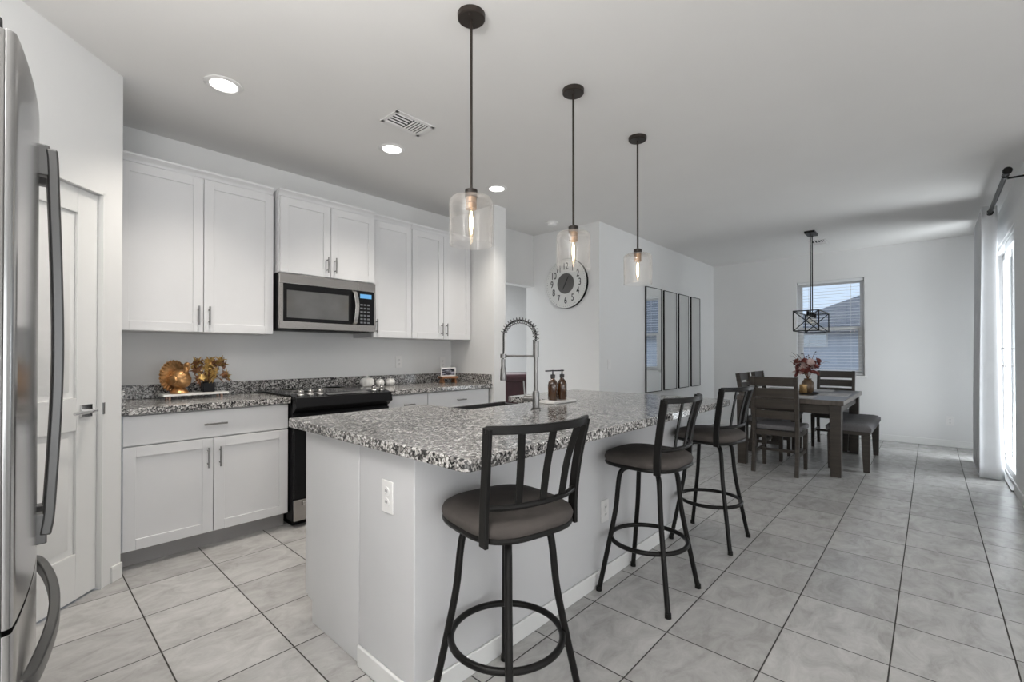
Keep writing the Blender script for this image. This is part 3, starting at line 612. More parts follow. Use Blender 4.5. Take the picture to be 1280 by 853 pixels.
# ------------------------------------------------------------------ bar stools (local: faces +Y)
def make_stool(label, loc, rz):
    t = thing('bar_stool', label, 'bar stool', loc, rz, 'swivel bar stools along the island')
    bs = thing('base_frame', '', '', (0, 0, 0), -rz); del bs['label']; del bs['category']; bs.parent = t
    for sx in (-1, 1):
        for sy in (-1, 1):
            k = s2
            pts = [(0.045, 0.634), (0.115, 0.630), (0.146, 0.606), (0.158, 0.55), (0.172, 0.42), (0.206, 0.25), (0.258, 0.012)]
            obj('leg', MB().tube(catmull([(sx * r * k, sy * r * k, z) for r, z in pts], 5), 0.0125, 12).cyl((sx * 0.26 * k, sy * 0.26 * k, 0.0), 0.0155, 0.022, 14, r2=0.0145), M['blackmetal'], bs)
    ring = [(0.19 * math.cos(2 * PI * i / 48), 0.19 * math.sin(2 * PI * i / 48), 0.262) for i in range(48)]
    obj('foot_ring', MB().tube(ring, 0.0115, 12, up=(0, 0, 1), closed=True), M['blackmetal'], bs)
    obj('swivel_plate', MB().cyl((0, 0, 0.6425), 0.085, 0.012, 28).box(-0.12, 0.12, -0.012, 0.012, 0.646, 0.655), M['blackmetal'], t, 0.002)
    def sq(i, n, rx, ry, e=3.2):
        a = 2 * PI * i / n; c, s_ = math.cos(a), math.sin(a)
        return (rx * math.copysign(abs(c) ** (2 / e), c), ry * math.copysign(abs(s_) ** (2 / e), s_))
    n = 48
    obj('seat_frame', MB().tube([(*sq(i, n, 0.188, 0.188), 0.662) for i in range(n)], 0.011, 8, up=(0, 0, 1), closed=True), M['blackmetal'], t)
    vs_, fs_ = [], []
    lev = [(0.93, 0.662), (1.0, 0.672), (1.02, 0.688), (0.985, 0.705), (0.90, 0.716), (0.65, 0.725), (0.3, 0.728)]
    for s_, z in lev: vs_ += [(x * s_, y * s_, z) for x, y in (sq(i, n, 0.195, 0.195) for i in range(n))]
    for j in range(len(lev) - 1):
        for i in range(n): fs_.append((j * n + i, j * n + (i + 1) % n, (j + 1) * n + (i + 1) % n, (j + 1) * n + i))
    fs_ += [tuple(range(n - 1, -1, -1)), tuple((len(lev) - 1) * n + i for i in range(n))]
    obj('seat_cushion', MB().add(vs_, fs_), M['seat'], t, angle=60)
    bf = thing('back_frame', '', '', (0, 0, 0)); del bf['label']; del bf['category']; bf.parent = t
    pz = [(0.182, -0.135, 0.645), (0.182, -0.137, 0.74), (0.186, -0.152, 0.86), (0.198, -0.180, 1.005)]
    for sx in (-1, 1):
        obj('back_post', MB().bar(catmull([(sx * x, y, z) for x, y, z in pz], 6), 0.034, 0.014, up=(1, 0, 0)), M['blackmetal'], bf, 0.002)
    obj('top_rail', MB().bar(catmull([(-0.205, -0.178, 1.0), (-0.12, -0.224, 1.0), (0, -0.242, 1.0), (0.12, -0.224, 1.0), (0.205, -0.178, 1.0)], 6), 0.016, 0.026), M['blackmetal'], bf, 0.004)
    obj('lower_rail', MB().tube(catmull([(-0.180, -0.140, 0.762), (-0.1, -0.178, 0.762), (0, -0.190, 0.762), (0.1, -0.178, 0.762), (0.180, -0.140, 0.762)], 6), 0.010, 10), M['blackmetal'], bf)
    for q in (-1, 0, 1):
        y0, y1 = (-0.190, -0.241) if q == 0 else (-0.180, -0.229)
        obj('back_slat', MB().bar(catmull([(q * 0.088, y0, 0.765), (q * 0.094, (y0 + y1) / 2 + 0.004, 0.88), (q * 0.112, y1, 0.99)], 5), 0.026, 0.006, up=(0, 1, 0)), M['blackmetal'], bf, 0.001)
    return t
R = math.radians
make_stool('nearest black metal bar stool, in front of the outlet end of the island', (1.15, 1.075, 0), R(-11))
make_stool('middle black metal bar stool of the three along the island', (2.235, 1.083, 0), R(-1))
make_stool('farthest black metal bar stool, at the dining end of the island', (3.13, 1.085, 0), R(-8))

# ------------------------------------------------------------------ pendants
def make_pendant(label, x):
    t = thing('pendant_light', label, 'pendant light', (x, 1.512, H), 0, 'glass pendants over the island')
    cnp = obj('canopy', MB().lathe([(0.0, -0.026), (0.056, -0.026), (0.061, -0.022), (0.062, -0.0005), (0, -0.0005)], seg=36), M['bronze'], t)
    for a in (0.6, 0.6 + PI): obj('screw', MB().ell((0.042 * math.cos(a), 0.042 * math.sin(a), -0.027), 0.005, 0.005, 0.004, 10, 6), M['bronze'], cnp)
    obj('rod', MB().cyl((0, 0, -0.785), 0.0062, 0.762, 12), M['bronze'], t)
    so = obj('socket_cap', MB().lathe([(0.0, -0.784), (0.012, -0.784), (0.028, -0.790), (0.029, -0.822), (0, -0.822)], seg=28), M['bronze'], t)
    obj('lamp_socket', MB().lathe([(0.0, -0.8225), (0.0245, -0.8225), (0.0245, -0.846), (0.022, -0.849), (0.0245, -0.852), (0.0245, -0.874), (0.022, -0.876), (0, -0.876)], seg=24), M['brass'], t)
    prof = [(0.024, -0.8228), (0.075, -0.8235), (0.089, -0.829), (0.096, -0.842), (0.097, -0.86), (0.097, -1.036), (0.0945, -1.036), (0.0945, -0.86), (0.0935, -0.843), (0.087, -0.832), (0.074, -0.8262), (0.024, -0.8255)]
    obj('glass_shade', MB().lathe(prof, seg=48, closed=True), M['shade'], t)
    bu = obj('bulb', MB().lathe([(0.0, -1.00), (0.006, -0.999), (0.0125, -0.99), (0.0155, -0.965), (0.0155, -0.91), (0.013, -0.89), (0.011, -0.8765), (0, -0.8765)], seg=20), M['bulb'], t)
    obj('filament', MB().lathe([(0.0, -0.988), (0.004, -0.985), (0.0075, -0.95), (0.0075, -0.915), (0.004, -0.885), (0, -0.883)], seg=10), M['filament'], bu)
    return t
make_pendant('glass cylinder pendant nearest the camera, hanging over the outlet end of the island', 1.385)
make_pendant('middle glass cylinder pendant light, hanging in front of the wall clock', 2.178)
make_pendant('farthest glass cylinder pendant light, hanging beside the narrow mirrors', 2.962)

# ------------------------------------------------------------------ ceiling fittings
def make_can(label, x):
    t = thing('recessed_light', label, 'ceiling light', (x, 2.94, H), 0, 'recessed lights over the kitchen aisle')
    obj('trim_ring', MB().lathe([(0.068, -0.001), (0.068, -0.006), (0.074, -0.009), (0.094, -0.004), (0.096, -0.001)], seg=40), M['plate'], t)
    obj('lens', MB().lathe([(0, -0.004), (0.067, -0.004), (0.067, -0.001), (0, -0.001)], seg=36), M['lens'], t)
    l = bpy.data.lights.new('recessed_glow', 'SPOT'); l.energy = 54; l.color = (1.0, 0.93, 0.84); l.spot_size = R(108); l.spot_blend = 1.0; l.shadow_soft_size = 0.06
    lo = bpy.data.objects.new('recessed_glow', l); COL.objects.link(lo); lo.location = (0, 0, -0.03); lo.parent = t
for lb, x in (('recessed ceiling light nearest the refrigerator, above the left wall cabinet', 0.805), ('middle recessed ceiling light, beside the ceiling air vent', 1.90), ('recessed ceiling light farthest from the refrigerator, beside the nearest pendant', 3.01)): make_can(lb, x)
def make_vent(label, x, y, w_, d_, rot=0):
    t = thing('air_vent', label, 'air vent', (x, y, H), rot)
    fb = MB().box(-w_ / 2, w_ / 2, -d_ / 2, -d_ / 2 + 0.025, -0.008, -0.0005).box(-w_ / 2, w_ / 2, d_ / 2 - 0.025, d_ / 2, -0.008, -0.0005).box(-w_ / 2, -w_ / 2 + 0.025, -d_ / 2, d_ / 2, -0.008, -0.0005).box(w_ / 2 - 0.025, w_ / 2, -d_ / 2, d_ / 2, -0.008, -0.0005)
    obj('vent_frame', fb, M['plate'], t, 0.002)
    obj('duct_opening', MB().box(-w_ / 2 + 0.02, w_ / 2 - 0.02, -d_ / 2 + 0.02, d_ / 2 - 0.02, -0.002, -0.0008), M['slot'], t)
    lv = MB(); n = 5
    for i in range(n):
        y = -d_ / 2 + 0.035 + (d_ - 0.07) * i / (n - 1)
        lv.hexa([(-w_ / 2 + 0.025, y - 0.003, -0.004), (-0.004, y - 0.003, -0.004), (-0.004, y + 0.003, -0.010), (-w_ / 2 + 0.025, y + 0.003, -0.010)], [(-w_ / 2 + 0.025, y - 0.002, -0.003), (-0.004, y - 0.002, -0.003), (-0.004, y + 0.004, -0.009), (-w_ / 2 + 0.025, y + 0.004, -0.009)])
    for i in range(6):
        x_ = 0.012 + (w_ / 2 - 0.045) * i / 5
        lv.hexa([(x_ - 0.003, -d_ / 2 + 0.025, -0.004), (x_ + 0.002, -d_ / 2 + 0.025, -0.011), (x_ + 0.002, d_ / 2 - 0.025, -0.011), (x_ - 0.003, d_ / 2 - 0.025, -0.004)], [(x_ - 0.002, -d_ / 2 + 0.025, -0.003), (x_ + 0.003, -d_ / 2 + 0.025, -0.010), (x_ + 0.003, d_ / 2 - 0.025, -0.010), (x_ - 0.002, d_ / 2 - 0.025, -0.003)])
    obj('louvres', lv, M['plate'], t)
make_vent('white louvred air vent in the kitchen ceiling between recessed light and pendant', 1.76, 2.535, 0.30, 0.19)
make_vent('small air vent in the dining ceiling just beyond the chandelier canopy', 7.42, 1.12, 0.32, 0.20)
sd = thing('smoke_detector', 'round white smoke detector on the ceiling above the wall clock', 'smoke detector', (4.22, 3.23, H))
obj('base_plate', MB().lathe([(0, -0.012), (0.07, -0.012), (0.072, -0.008), (0.072, -0.0005), (0, -0.0005)], seg=32), M['plate'], sd)
obj('sensor_cap', MB().lathe([(0, -0.045), (0.035, -0.044), (0.05, -0.036), (0.055, -0.0125), (0, -0.0125)], seg=32), M['plate'], sd)

# ------------------------------------------------------------------ wall plates
def plate(label, loc, normal, kind='outlet', w_=0.072, h_=0.117):
    # local: plate faces -Y
    rz = {'-Y': 0, '-X': -PI / 2, '+X': PI / 2, '+Y': PI}[normal]
    t = thing('wall_outlet' if kind == 'outlet' else 'light_switch', label, 'outlet' if kind == 'outlet' else 'light switch', loc, rz)
    obj('cover_plate', MB().box(-w_ / 2, w_ / 2, -0.006, -0.0005, -h_ / 2, h_ / 2), M['plate'], t, 0.002)
    if kind == 'outlet':
        for z in (-0.02, 0.02):
            rc = obj('receptacle', MB().lathe([(0, -0.0085), (0.0165, -0.0085), (0.017, -0.0062), (0, -0.0062)], (0, 0, z), 20, 'Y'), M['plate'], t)
            obj('slots', MB().box(-0.007, -0.005, -0.0092, -0.0086, z - 0.002, z + 0.007).box(0.005, 0.007, -0.0092, -0.0086, z - 0.002, z + 0.007).box(-0.002, 0.002, -0.0092, -0.0086, z - 0.011, z - 0.007), M['slot'], rc)
    else:
        obj('rocker', MB().hexa([(-0.016, -0.007, -0.033), (0.016, -0.007, -0.033), (0.016, -0.0061, -0.033), (-0.016, -0.0061, -0.033)], [(-0.016, -0.010, 0.033), (0.016, -0.010, 0.033), (0.016, -0.0061, 0.033), (-0.016, -0.0061, 0.033)]), M['plate'], t, 0.001)
    return t
plate('white outlet on the kitchen wall above the white pumpkins', (2.64, YB, 1.135), '-Y')
plate('white outlet on the kitchen wall behind the small framed photo', (3.20, YB, 1.12), '-Y')
plate('white outlet on the near end panel of the island', (IX0, 1.46, 0.70), '-X')
plate('white outlet on the seating side of the island behind the bar stools', (2.16, IY0, 0.375), '-Y')
plate('white outlet low on the far dining wall near the curtain', (XF, -0.185, 0.335), '-X')
plate('white light switch on the gallery wall left of the mirrors', (4.76, 2.80, 1.09), '-Y', 'switch')

# ------------------------------------------------------------------ wall clock
ck = thing('wall_clock', 'large round white wall clock with black numerals and grey centre', 'clock', (4.549, 3.245, 2.065), -PI / 2)   # faces -X, local -Y
CR = 0.30
obj('rim', MB().lathe([(0, -0.0365), (CR - 0.001, -0.0365), (CR, -0.034), (CR, -0.001), (0, -0.001)], seg=72, axis='Y'), M['black'], ck)
dl = obj('dial', MB().lathe([(0, -0.039), (CR - 0.004, -0.039), (CR - 0.003, -0.0368), (0, -0.0368)], seg=72, axis='Y'), M['clockface'], ck)
obj('centre_disc', MB().lathe([(0, -0.0435), (0.120, -0.0435), (0.124, -0.0392), (0, -0.0392)], seg=48, axis='Y'), M['clockgrey'], ck)
nm = MB()
for hnum in range(1, 13):
    cu = bpy.data.curves.new('numeral', 'FONT'); cu.body = str(hnum); cu.size = 0.118; cu.align_x = 'CENTER'; cu.align_y = 'CENTER'; cu.extrude = 0.0008; cu.offset = 0.0006
    tmp = bpy.data.objects.new('numeral', cu); COL.objects.link(tmp); bpy.context.view_layer.update()
    me = bpy.data.meshes.new_from_object(tmp.evaluated_get(bpy.context.evaluated_depsgraph_get()))
    a = PI / 2 - hnum * PI / 6; rr = 0.205
    mt = Matrix.Translation((rr * math.cos(a), -0.0402, rr * math.sin(a))) @ Matrix.Rotation(PI / 2, 4, 'X') @ Matrix.Diagonal((0.72, 1, 1, 1))
    nm.add([mt @ v.co for v in me.vertices], [tuple(p.vertices) for p in me.polygons])
    bpy.data.objects.remove(tmp); bpy.data.curves.remove(cu); bpy.data.meshes.remove(me)
obj('numerals', nm, M['ink'], dl, smooth=False)
mk = MB()
for i in range(60):
    a = 2 * PI * i / 60; r0 = 0.276; s_ = 0.0045 if i % 5 == 0 else 0.0028
    mk.lathe([(0, -0.0400), (s_, -0.0400), (s_, -0.0391)], (r0 * math.cos(a), 0, r0 * math.sin(a)), 6, 'Y')
obj('minute_marks', mk, M['ink'], dl, smooth=False)
def hand(ang, L, w_, y):
    a = R(90 - ang); d = Vector((math.cos(a), 0, math.sin(a))); p = Vector((-d.z, 0, d.x))
    pts = [(-0.025, w_ * 0.5), (0.0, w_ * 0.8), (L * 0.6, w_ * 0.9), (L, 0.001)]
    vs_ = [d * s_ + p * q for s_, q in pts] + [d * s_ - p * q for s_, q in pts[::-1]]; n = len(vs_)
    return MB().add([(v.x, y, v.z) for v in vs_] + [(v.x, y - 0.0015, v.z) for v in vs_], [tuple(range(n)), tuple(range(2 * n - 1, n - 1, -1))] + [(i, (i + 1) % n, n + (i + 1) % n, n + i) for i in range(n)])
obj('hour_hand', hand(208, 0.085, 0.008, -0.0445), M['ink'], ck)
obj('minute_hand', hand(30, 0.10, 0.007, -0.0465), M['ink'], ck)

# ------------------------------------------------------------------ mirrors
mx_spans = [(5.68, 6.115), (6.24, 6.665), (6.755, 7.13), (7.235, 7.605)]
mlabels = ['narrow tall mirror in black frame nearest the pendant, reflecting the bright window', 'second narrow tall black framed mirror from the pendant side', 'third narrow tall black framed mirror from the pendant side', 'narrow tall black framed mirror farthest from the pendants, nearest the dining corner']
for k_, ((x0, x1), lb) in enumerate(zip(mx_spans, mlabels)):
    z0, z1 = 0.70, 2.115; hw_ = (x1 - x0) / 2
    t = thing('wall_mirror', lb, 'mirror', ((x0 + x1) / 2, 2.799 - (0.0075 if k_ == 0 else 0.0), z0), R(-1.8) if k_ == 0 else 0, 'narrow framed mirrors on the gallery wall')
    obj('mirror_frame', frame_xz(MB(), -hw_, hw_, -0.022, -0.0005, 0, z1 - z0, 0.008), M['blackmetal'], t, 0.001)
    obj('mirror_glass', MB().box(-hw_ + 0.0085, hw_ - 0.0085, -0.018, -0.002, 0.0085, z1 - z0 - 0.0085), M['mirror'], t, smooth=False)

# ------------------------------------------------------------------ faucet, bottles
fc = thing('kitchen_faucet', 'tall nickel spring neck faucet standing on the island by the sink', 'faucet', (1.94, 1.595, 0.914), R(22))   # local spout towards +Y
obj('base', MB().lathe([(0, 0.0005), (0.028, 0.0005), (0.028, 0.006), (0.019, 0.012), (0.019, 0.09), (0.0165, 0.1), (0, 0.1)], seg=28), M['faucet'], fc)
obj('riser', MB().cyl((0, 0, 0.1005), 0.0125, 0.27, 20).cyl((0, 0, 0.285), 0.0165, 0.09, 20), M['faucet'], fc)
vb = obj('valve_body', MB().lathe([(0, 0), (0.017, 0), (0.017, 0.052), (0.013, 0.056), (0, 0.056)], (0, 0.0, 0.058), 20, 'Y').xf(Matrix.Translation((0, 0.014, 0))), M['faucet'], fc)
obj('lever', MB().tube(catmull([(0, 0.058, 0.058), (0, 0.066, 0.09), (-0.004, 0.07, 0.155)], 4), 0.0045, 10), M['faucet'], vb)
arch = [(0, 0, 0.37)] + [(0, 0.095 - 0.095 * math.cos(PI * i / 12), 0.405 + 0.085 * math.sin(PI * i / 12)) for i in range(13)] + [(0, 0.19, 0.33), (0, 0.192, 0.27)]
ap = catmull(arch, 4)
hose = obj('hose', MB().tube(ap, 0.0055, 10, up=(1, 0, 0)), M['slot'], fc)
tot = len(ap); sp = []
N_ = 19 * 9
for i in range(N_ + 1):
    u = i / N_ * (tot - 1) * 0.82; k = min(int(u), tot - 2); p = ap[k].lerp(ap[k + 1], u - k); tn = (ap[k + 1] - ap[k]).normalized()
    a_ = Vector((1, 0, 0)); b_ = tn.cross(a_).normalized(); th = 2 * PI * i / 9
    sp.append(p + (a_ * math.cos(th) + b_ * math.sin(th)) * 0.0165)
obj('spring', MB().tube(sp, 0.0025, 6, up=(0.3, 0.5, 0.8)), M['faucet'], fc)
obj('holder_arm', MB().tube([(0, 0.012, 0.292), (0, 0.178, 0.292)], 0.006, 12).lathe([(0.014, 0.28), (0.014, 0.304), (0.018, 0.304), (0.018, 0.28)], (0, 0.191, 0), 20, closed=True), M['faucet'], fc)
obj('spray_head', MB().lathe([(0, 0.155), (0.017, 0.155), (0.018, 0.165), (0.0155, 0.215), (0.012, 0.235), (0.012, 0.2745), (0, 0.2745)], (0, 0.192, 0), 20), M['faucet'], fc)

tr = tag(obj('soap_tray', MB().prism(rounded([(2.20, 1.665), (2.44, 1.665), (2.44, 1.79), (2.20, 1.79)], 0.015), 0.9145, 0.930).xf(Matrix.Translation((0, 0, 0))), M['marble'], None, 0.003), 'small white marble tray on the island under the amber soap bottles', 'tray')
def bottle(label, x, y, rz):
    t = thing('soap_bottle', label, 'soap bottle', (x, y, 0.9305), rz, 'amber soap bottles on the marble tray')
    obj('bottle_body', MB().lathe([(0, 0), (0.028, 0), (0.0305, 0.004), (0.0305, 0.095), (0.027, 0.112), (0.018, 0.124), (0.0125, 0.130), (0.0125, 0.137), (0, 0.137)], seg=28), M['amber'], t)
    pm = obj('pump', MB().lathe([(0, 0.1372), (0.015, 0.1372), (0.015, 0.158), (0.005, 0.160), (0.004, 0.178), (0.013, 0.179), (0.013, 0.186), (0, 0.188)], seg=20), M['slot'], t)
    obj('nozzle', MB().tube([(0.008, 0, 0.182), (0.05, 0, 0.181)], 0.0042, 8), M['slot'], pm)
bottle('amber soap pump bottle nearer the faucet on the marble tray', 2.285, 1.742, R(150))
bottle('amber soap pump bottle farther from the faucet on the marble tray', 2.358, 1.725, R(150))

# ------------------------------------------------------------------ decor on the left counter
tk_r = thing('marble_riser', 'white marble riser tray on short copper feet under the gold turkey', 'riser tray', (0.86, 3.755, 0.915))
obj('slab', MB().prism(rounded([(-0.19, -0.075), (0.19, -0.075), (0.19, 0.075), (-0.19, 0.075)], 0.012), 0.022, 0.036), M['marble'], tk_r, 0.002)
for sx in (-0.15, 0.15):
    for sy in (-0.045, 0.045): obj('foot', MB().cyl((sx, sy, 0), 0.008, 0.0218, 12), M['copper'], tk_r)
ZR = 0.9515
tk = thing('turkey_figurine', 'shiny gold turkey figurine with fanned tail on the marble riser', 'figurine', (0.765, 3.745, ZR), R(-58))
# faces +X locally
mb = MB()
seg_n = 96
def fan_r(a): return 0.100 + 0.009 * abs(math.sin(a * 13))
for (xx, s_) in ((-0.040, 1.0), (-0.026, 0.97)):
    pass
fv = [(-0.045, 0, 0.118)] + [(-0.040, fan_r(2 * PI * i / seg_n) * math.cos(2 * PI * i / seg_n) * 0.98, 0.118 + fan_r(2 * PI * i / seg_n) * math.sin(2 * PI * i / seg_n)) for i in range(seg_n)]
fb_ = [(-0.020, 0, 0.118)] + [(-0.024, 0.66 * y, 0.118 + 0.66 * (z - 0.118)) for (_, y, z) in fv[1:]]
o2 = len(fv)
mb.add(fv + fb_, [(0, 1 + (i + 1) % seg_n, 1 + i) for i in range(seg_n)] + [(o2, o2 + 1 + i, o2 + 1 + (i + 1) % seg_n) for i in range(seg_n)] + [(1 + i, 1 + (i + 1) % seg_n, o2 + 1 + (i + 1) % seg_n, o2 + 1 + i) for i in range(seg_n)])
for i in range(26):                      # quills on the tail
    a = 2 * PI * i / 26 + 0.12
    mb.tube([(-0.034, 0.066 * math.cos(a), 0.118 + 0.066 * math.sin(a)), (-0.034, 0.102 * math.cos(a), 0.118 + 0.102 * math.sin(a))], 0.006, 6, up=(1, 0, 0))
obj('tail_fan', mb, M['gold'], tk, angle=50)
mb = MB().ell((0.012, 0, 0.098), 0.062, 0.06, 0.066, 24, 16).ell((0.035, 0, 0.082), 0.045, 0.05, 0.045, 20, 12)
obj('body', mb, M['gold'], tk)
for sy in (-1, 1): obj('wing', MB().ell((0.004, sy * 0.055, 0.095), 0.042, 0.014, 0.032, 16, 10).ell((-0.016, sy * 0.054, 0.088), 0.034, 0.012, 0.024, 14, 8), M['gold'], tk)
hdm = MB().tube(catmull([(0.045, 0, 0.125), (0.064, 0, 0.155), (0.060, 0, 0.178), (0.066, 0, 0.192)], 5), 0.015, 12, up=(0, 1, 0)).ell((0.068, 0, 0.194), 0.02, 0.016, 0.017, 16, 10)
hdm.lathe([(0.008, 0), (0.0005, 0.024)], (0.084, 0, 0.192), 10, 'X').ell((0.082, 0, 0.174), 0.006, 0.006, 0.018, 10, 8)
obj('head', hdm, M['gold'], tk)
obj('base', MB().lathe([(0, 0.0003), (0.05, 0.0003), (0.054, 0.008), (0.044, 0.022), (0.03, 0.040), (0, 0.042)], (0.008, 0, 0), 28), M['gold'], tk)

lv_ = thing('leaf_vase', 'black square vase of gold and copper autumn leaves beside the gold turkey', 'vase of leaves', (0.94, 3.765, ZR))
obj('vase', MB().box(-0.035, 0.035, -0.035, 0.035, 0.0003, 0.066).box(-0.028, 0.028, -0.028, 0.028, 0.066, 0.072), M['black'], lv_, 0.004)
def maple(sz, rg_):
    out = []
    for k in range(20):
        a = 2 * PI * k / 20; r = sz * (1.0 if k % 4 == 0 else 0.42 if k % 2 else 0.62)
        if k == 15: r = sz * 0.25
        out.append((r * math.cos(a), r * math.sin(a), rg_.uniform(-0.1, 0.16) * sz))
    return out
for nm_, mt_, cnt, sd_ in (('gold_leaves', M['leafgold'], 26, 3), ('copper_leaves', M['leafrust'], 20, 11)):
    q = random.Random(sd_); mb = MB()
    for i in range(cnt):
        a = q.uniform(0, 2 * PI); rr = q.uniform(0.01, 0.110); z = q.uniform(0.085, 0.225)
        L_ = maple(q.uniform(0.036, 0.056), q)
        mt2 = Matrix.Translation((0.015 + rr * math.cos(a), -0.01 + rr * math.sin(a) * 0.6, z)) @ Matrix.Rotation(q.uniform(0, 6), 4, 'Z') @ Matrix.Rotation(q.uniform(0.4, 1.7), 4, 'X') @ Matrix.Rotation(q.uniform(0, 6), 4, 'Z')
        mb.add([mt2 @ Vector(p) for p in [(0, 0, 0)] + L_] + [mt2 @ (Vector(p) - Vector((0, 0, 0.0018))) for p in [(0, 0, 0)] + L_], [(0, 1 + k, 1 + (k + 1) % 20) for k in range(20)] + [(21, 22 + (k + 1) % 20, 22 + k) for k in range(20)] + [(1 + k, 22 + k, 22 + (k + 1) % 20, 1 + (k + 1) % 20) for k in range(20)])
    obj(nm_, mb, mt_, lv_, angle=20)
sm = MB(); q = random.Random(5)
for i in range(9):
    a = q.uniform(0, 6.28); sm.tube(catmull([(0, 0, 0.06), (0.03 * math.cos(a), 0.02 * math.sin(a), 0.11), (0.07 * math.cos(a), 0.05 * math.sin(a), 0.17)], 3), 0.002, 6)
sm.tube(catmull([(0, 0, 0.06), (-0.05, 0.0, 0.15), (-0.085, 0.0, 0.205)], 4), 0.0018, 6)
for p in ((-0.085, 0, 0.207), (-0.075, 0.005, 0.212), (-0.095, -0.003, 0.197), (-0.07, 0, 0.2)): sm.ell(p, 0.005, 0.005, 0.005, 8, 6)
obj('stems', sm, M['leafrust'], lv_)

def pumpkin(label, x, y, r, hh):
    t = thing('ceramic_pumpkin', label, 'pumpkin', (x, y, 0.9145), 0, 'white ceramic pumpkins by the range')
    prof = [(0, 0.004), (0.55, 0.0), (0.85, 0.14), (1.0, 0.42), (0.93, 0.72), (0.66, 0.93), (0.3, 1.0), (0.12, 0.95), (0, 0.93)]
    obj('body', MB().lathe([(r * a, hh * b) for a, b in prof], seg=60, mod=lambda a, j: 1 - 0.07 * abs(math.sin(a * 6)) ** 0.5 * 0 - 0.09 * (1 - abs(math.sin(a * 5))) ** 2), M['ceramic'], t, angle=70)
    obj('stem', MB().tube(catmull([(0, 0, hh * 0.94), (0.002, 0, hh * 1.12), (0.012, 0.004, hh * 1.25)], 4), r * 0.1, 8), M['ceramic'], t)
pumpkin('largest white ribbed ceramic pumpkin, right beside the range', 2.215, 3.83, 0.066, 0.084)
pumpkin('small white ceramic pumpkin in the middle of the three', 2.348, 3.83, 0.042, 0.066)
pumpkin('small white ceramic pumpkin farthest from the range', 2.462, 3.835, 0.048, 0.068)

rs = thing('wooden_riser', 'small dark wooden riser on the right countertop holding a framed photo', 'riser', (3.10, 3.74, 0.9145), R(-12))
obj('shelf_board', MB().prism(rounded([(-0.095, -0.06), (0.095, -0.06), (0.095, 0.06), (-0.095, 0.06)], 0.012), 0.046, 0.068), M['oak'], rs, 0.003)
for sx in (-0.07, 0.07): obj('leg', MB().hexa([(sx - 0.012, -0.045, 0), (sx + 0.012, -0.045, 0), (sx + 0.012, 0.045, 0), (sx - 0.012, 0.045, 0)], [(sx - 0.008, -0.03, 0.0458), (sx + 0.008, -0.03, 0.0458), (sx + 0.008, 0.03, 0.0458), (sx - 0.008, 0.03, 0.0458)]), M['oak'], rs, 0.002)
pf = thing('photo_frame', 'small white framed dark photo standing on the wooden riser', 'picture frame', (3.10, 3.74, 0.983), R(-12))
obj('frame', frame_xz(MB(), -0.085, 0.085, -0.008, 0.008, 0, 0.088, 0.009), M['plate'], pf, 0.002)
obj('photo', MB().box(-0.0765, 0.0765, -0.004, 0.004, 0.0085, 0.0795), M['photo'], pf)
obj('easel_back', MB().hexa([(-0.02, 0.03, 0.0), (0.02, 0.03, 0.0), (0.02, 0.033, 0.0), (-0.02, 0.033, 0.0)], [(-0.012, 0.0085, 0.07), (0.012, 0.0085, 0.07), (0.012, 0.0115, 0.07), (-0.012, 0.0115, 0.07)]), M['slot'], pf)

# ------------------------------------------------------------------ dining set
TX0, TX1, TY0, TY1 = 5.46, 7.06, 0.625, 1.625
tb = thing('dining_table', 'dark brown wooden dining table with thick square legs', 'dining table', ((TX0 + TX1) / 2, (TY0 + TY1) / 2, 0))
obj('table_top', MB().box(TX0, TX1, TY0, TY1, 0.708, 0.757), M['tablewood'], tb, 0.006, world=True)
obj('apron', MB().box(TX0 + 0.05, TX1 - 0.05, TY0 + 0.05, TY0 + 0.075, 0.615, 0.7075).box(TX0 + 0.05, TX1 - 0.05, TY1 - 0.075, TY1 - 0.05, 0.615, 0.7075).box(TX0 + 0.05, TX0 + 0.075, TY0 + 0.075, TY1 - 0.075, 0.615, 0.7075).box(TX1 - 0.075, TX1 - 0.05, TY0 + 0.075, TY1 - 0.075, 0.615, 0.7075), M['darkwood'], tb, 0.003, world=True)
for x in (TX0 + 0.02, TX1 - 0.12):
    for y in (TY0 + 0.02, TY1 - 0.12): obj('leg', MB().hexa([(x + 0.006, y + 0.006, 0), (x + 0.094, y + 0.006, 0), (x + 0.094, y + 0.094, 0), (x + 0.006, y + 0.094, 0)], [(x, y, 0.707), (x + 0.1, y, 0.707), (x + 0.1, y + 0.1, 0.707), (x, y + 0.1, 0.707)]), M['darkwood'], tb, 0.005, world=True)

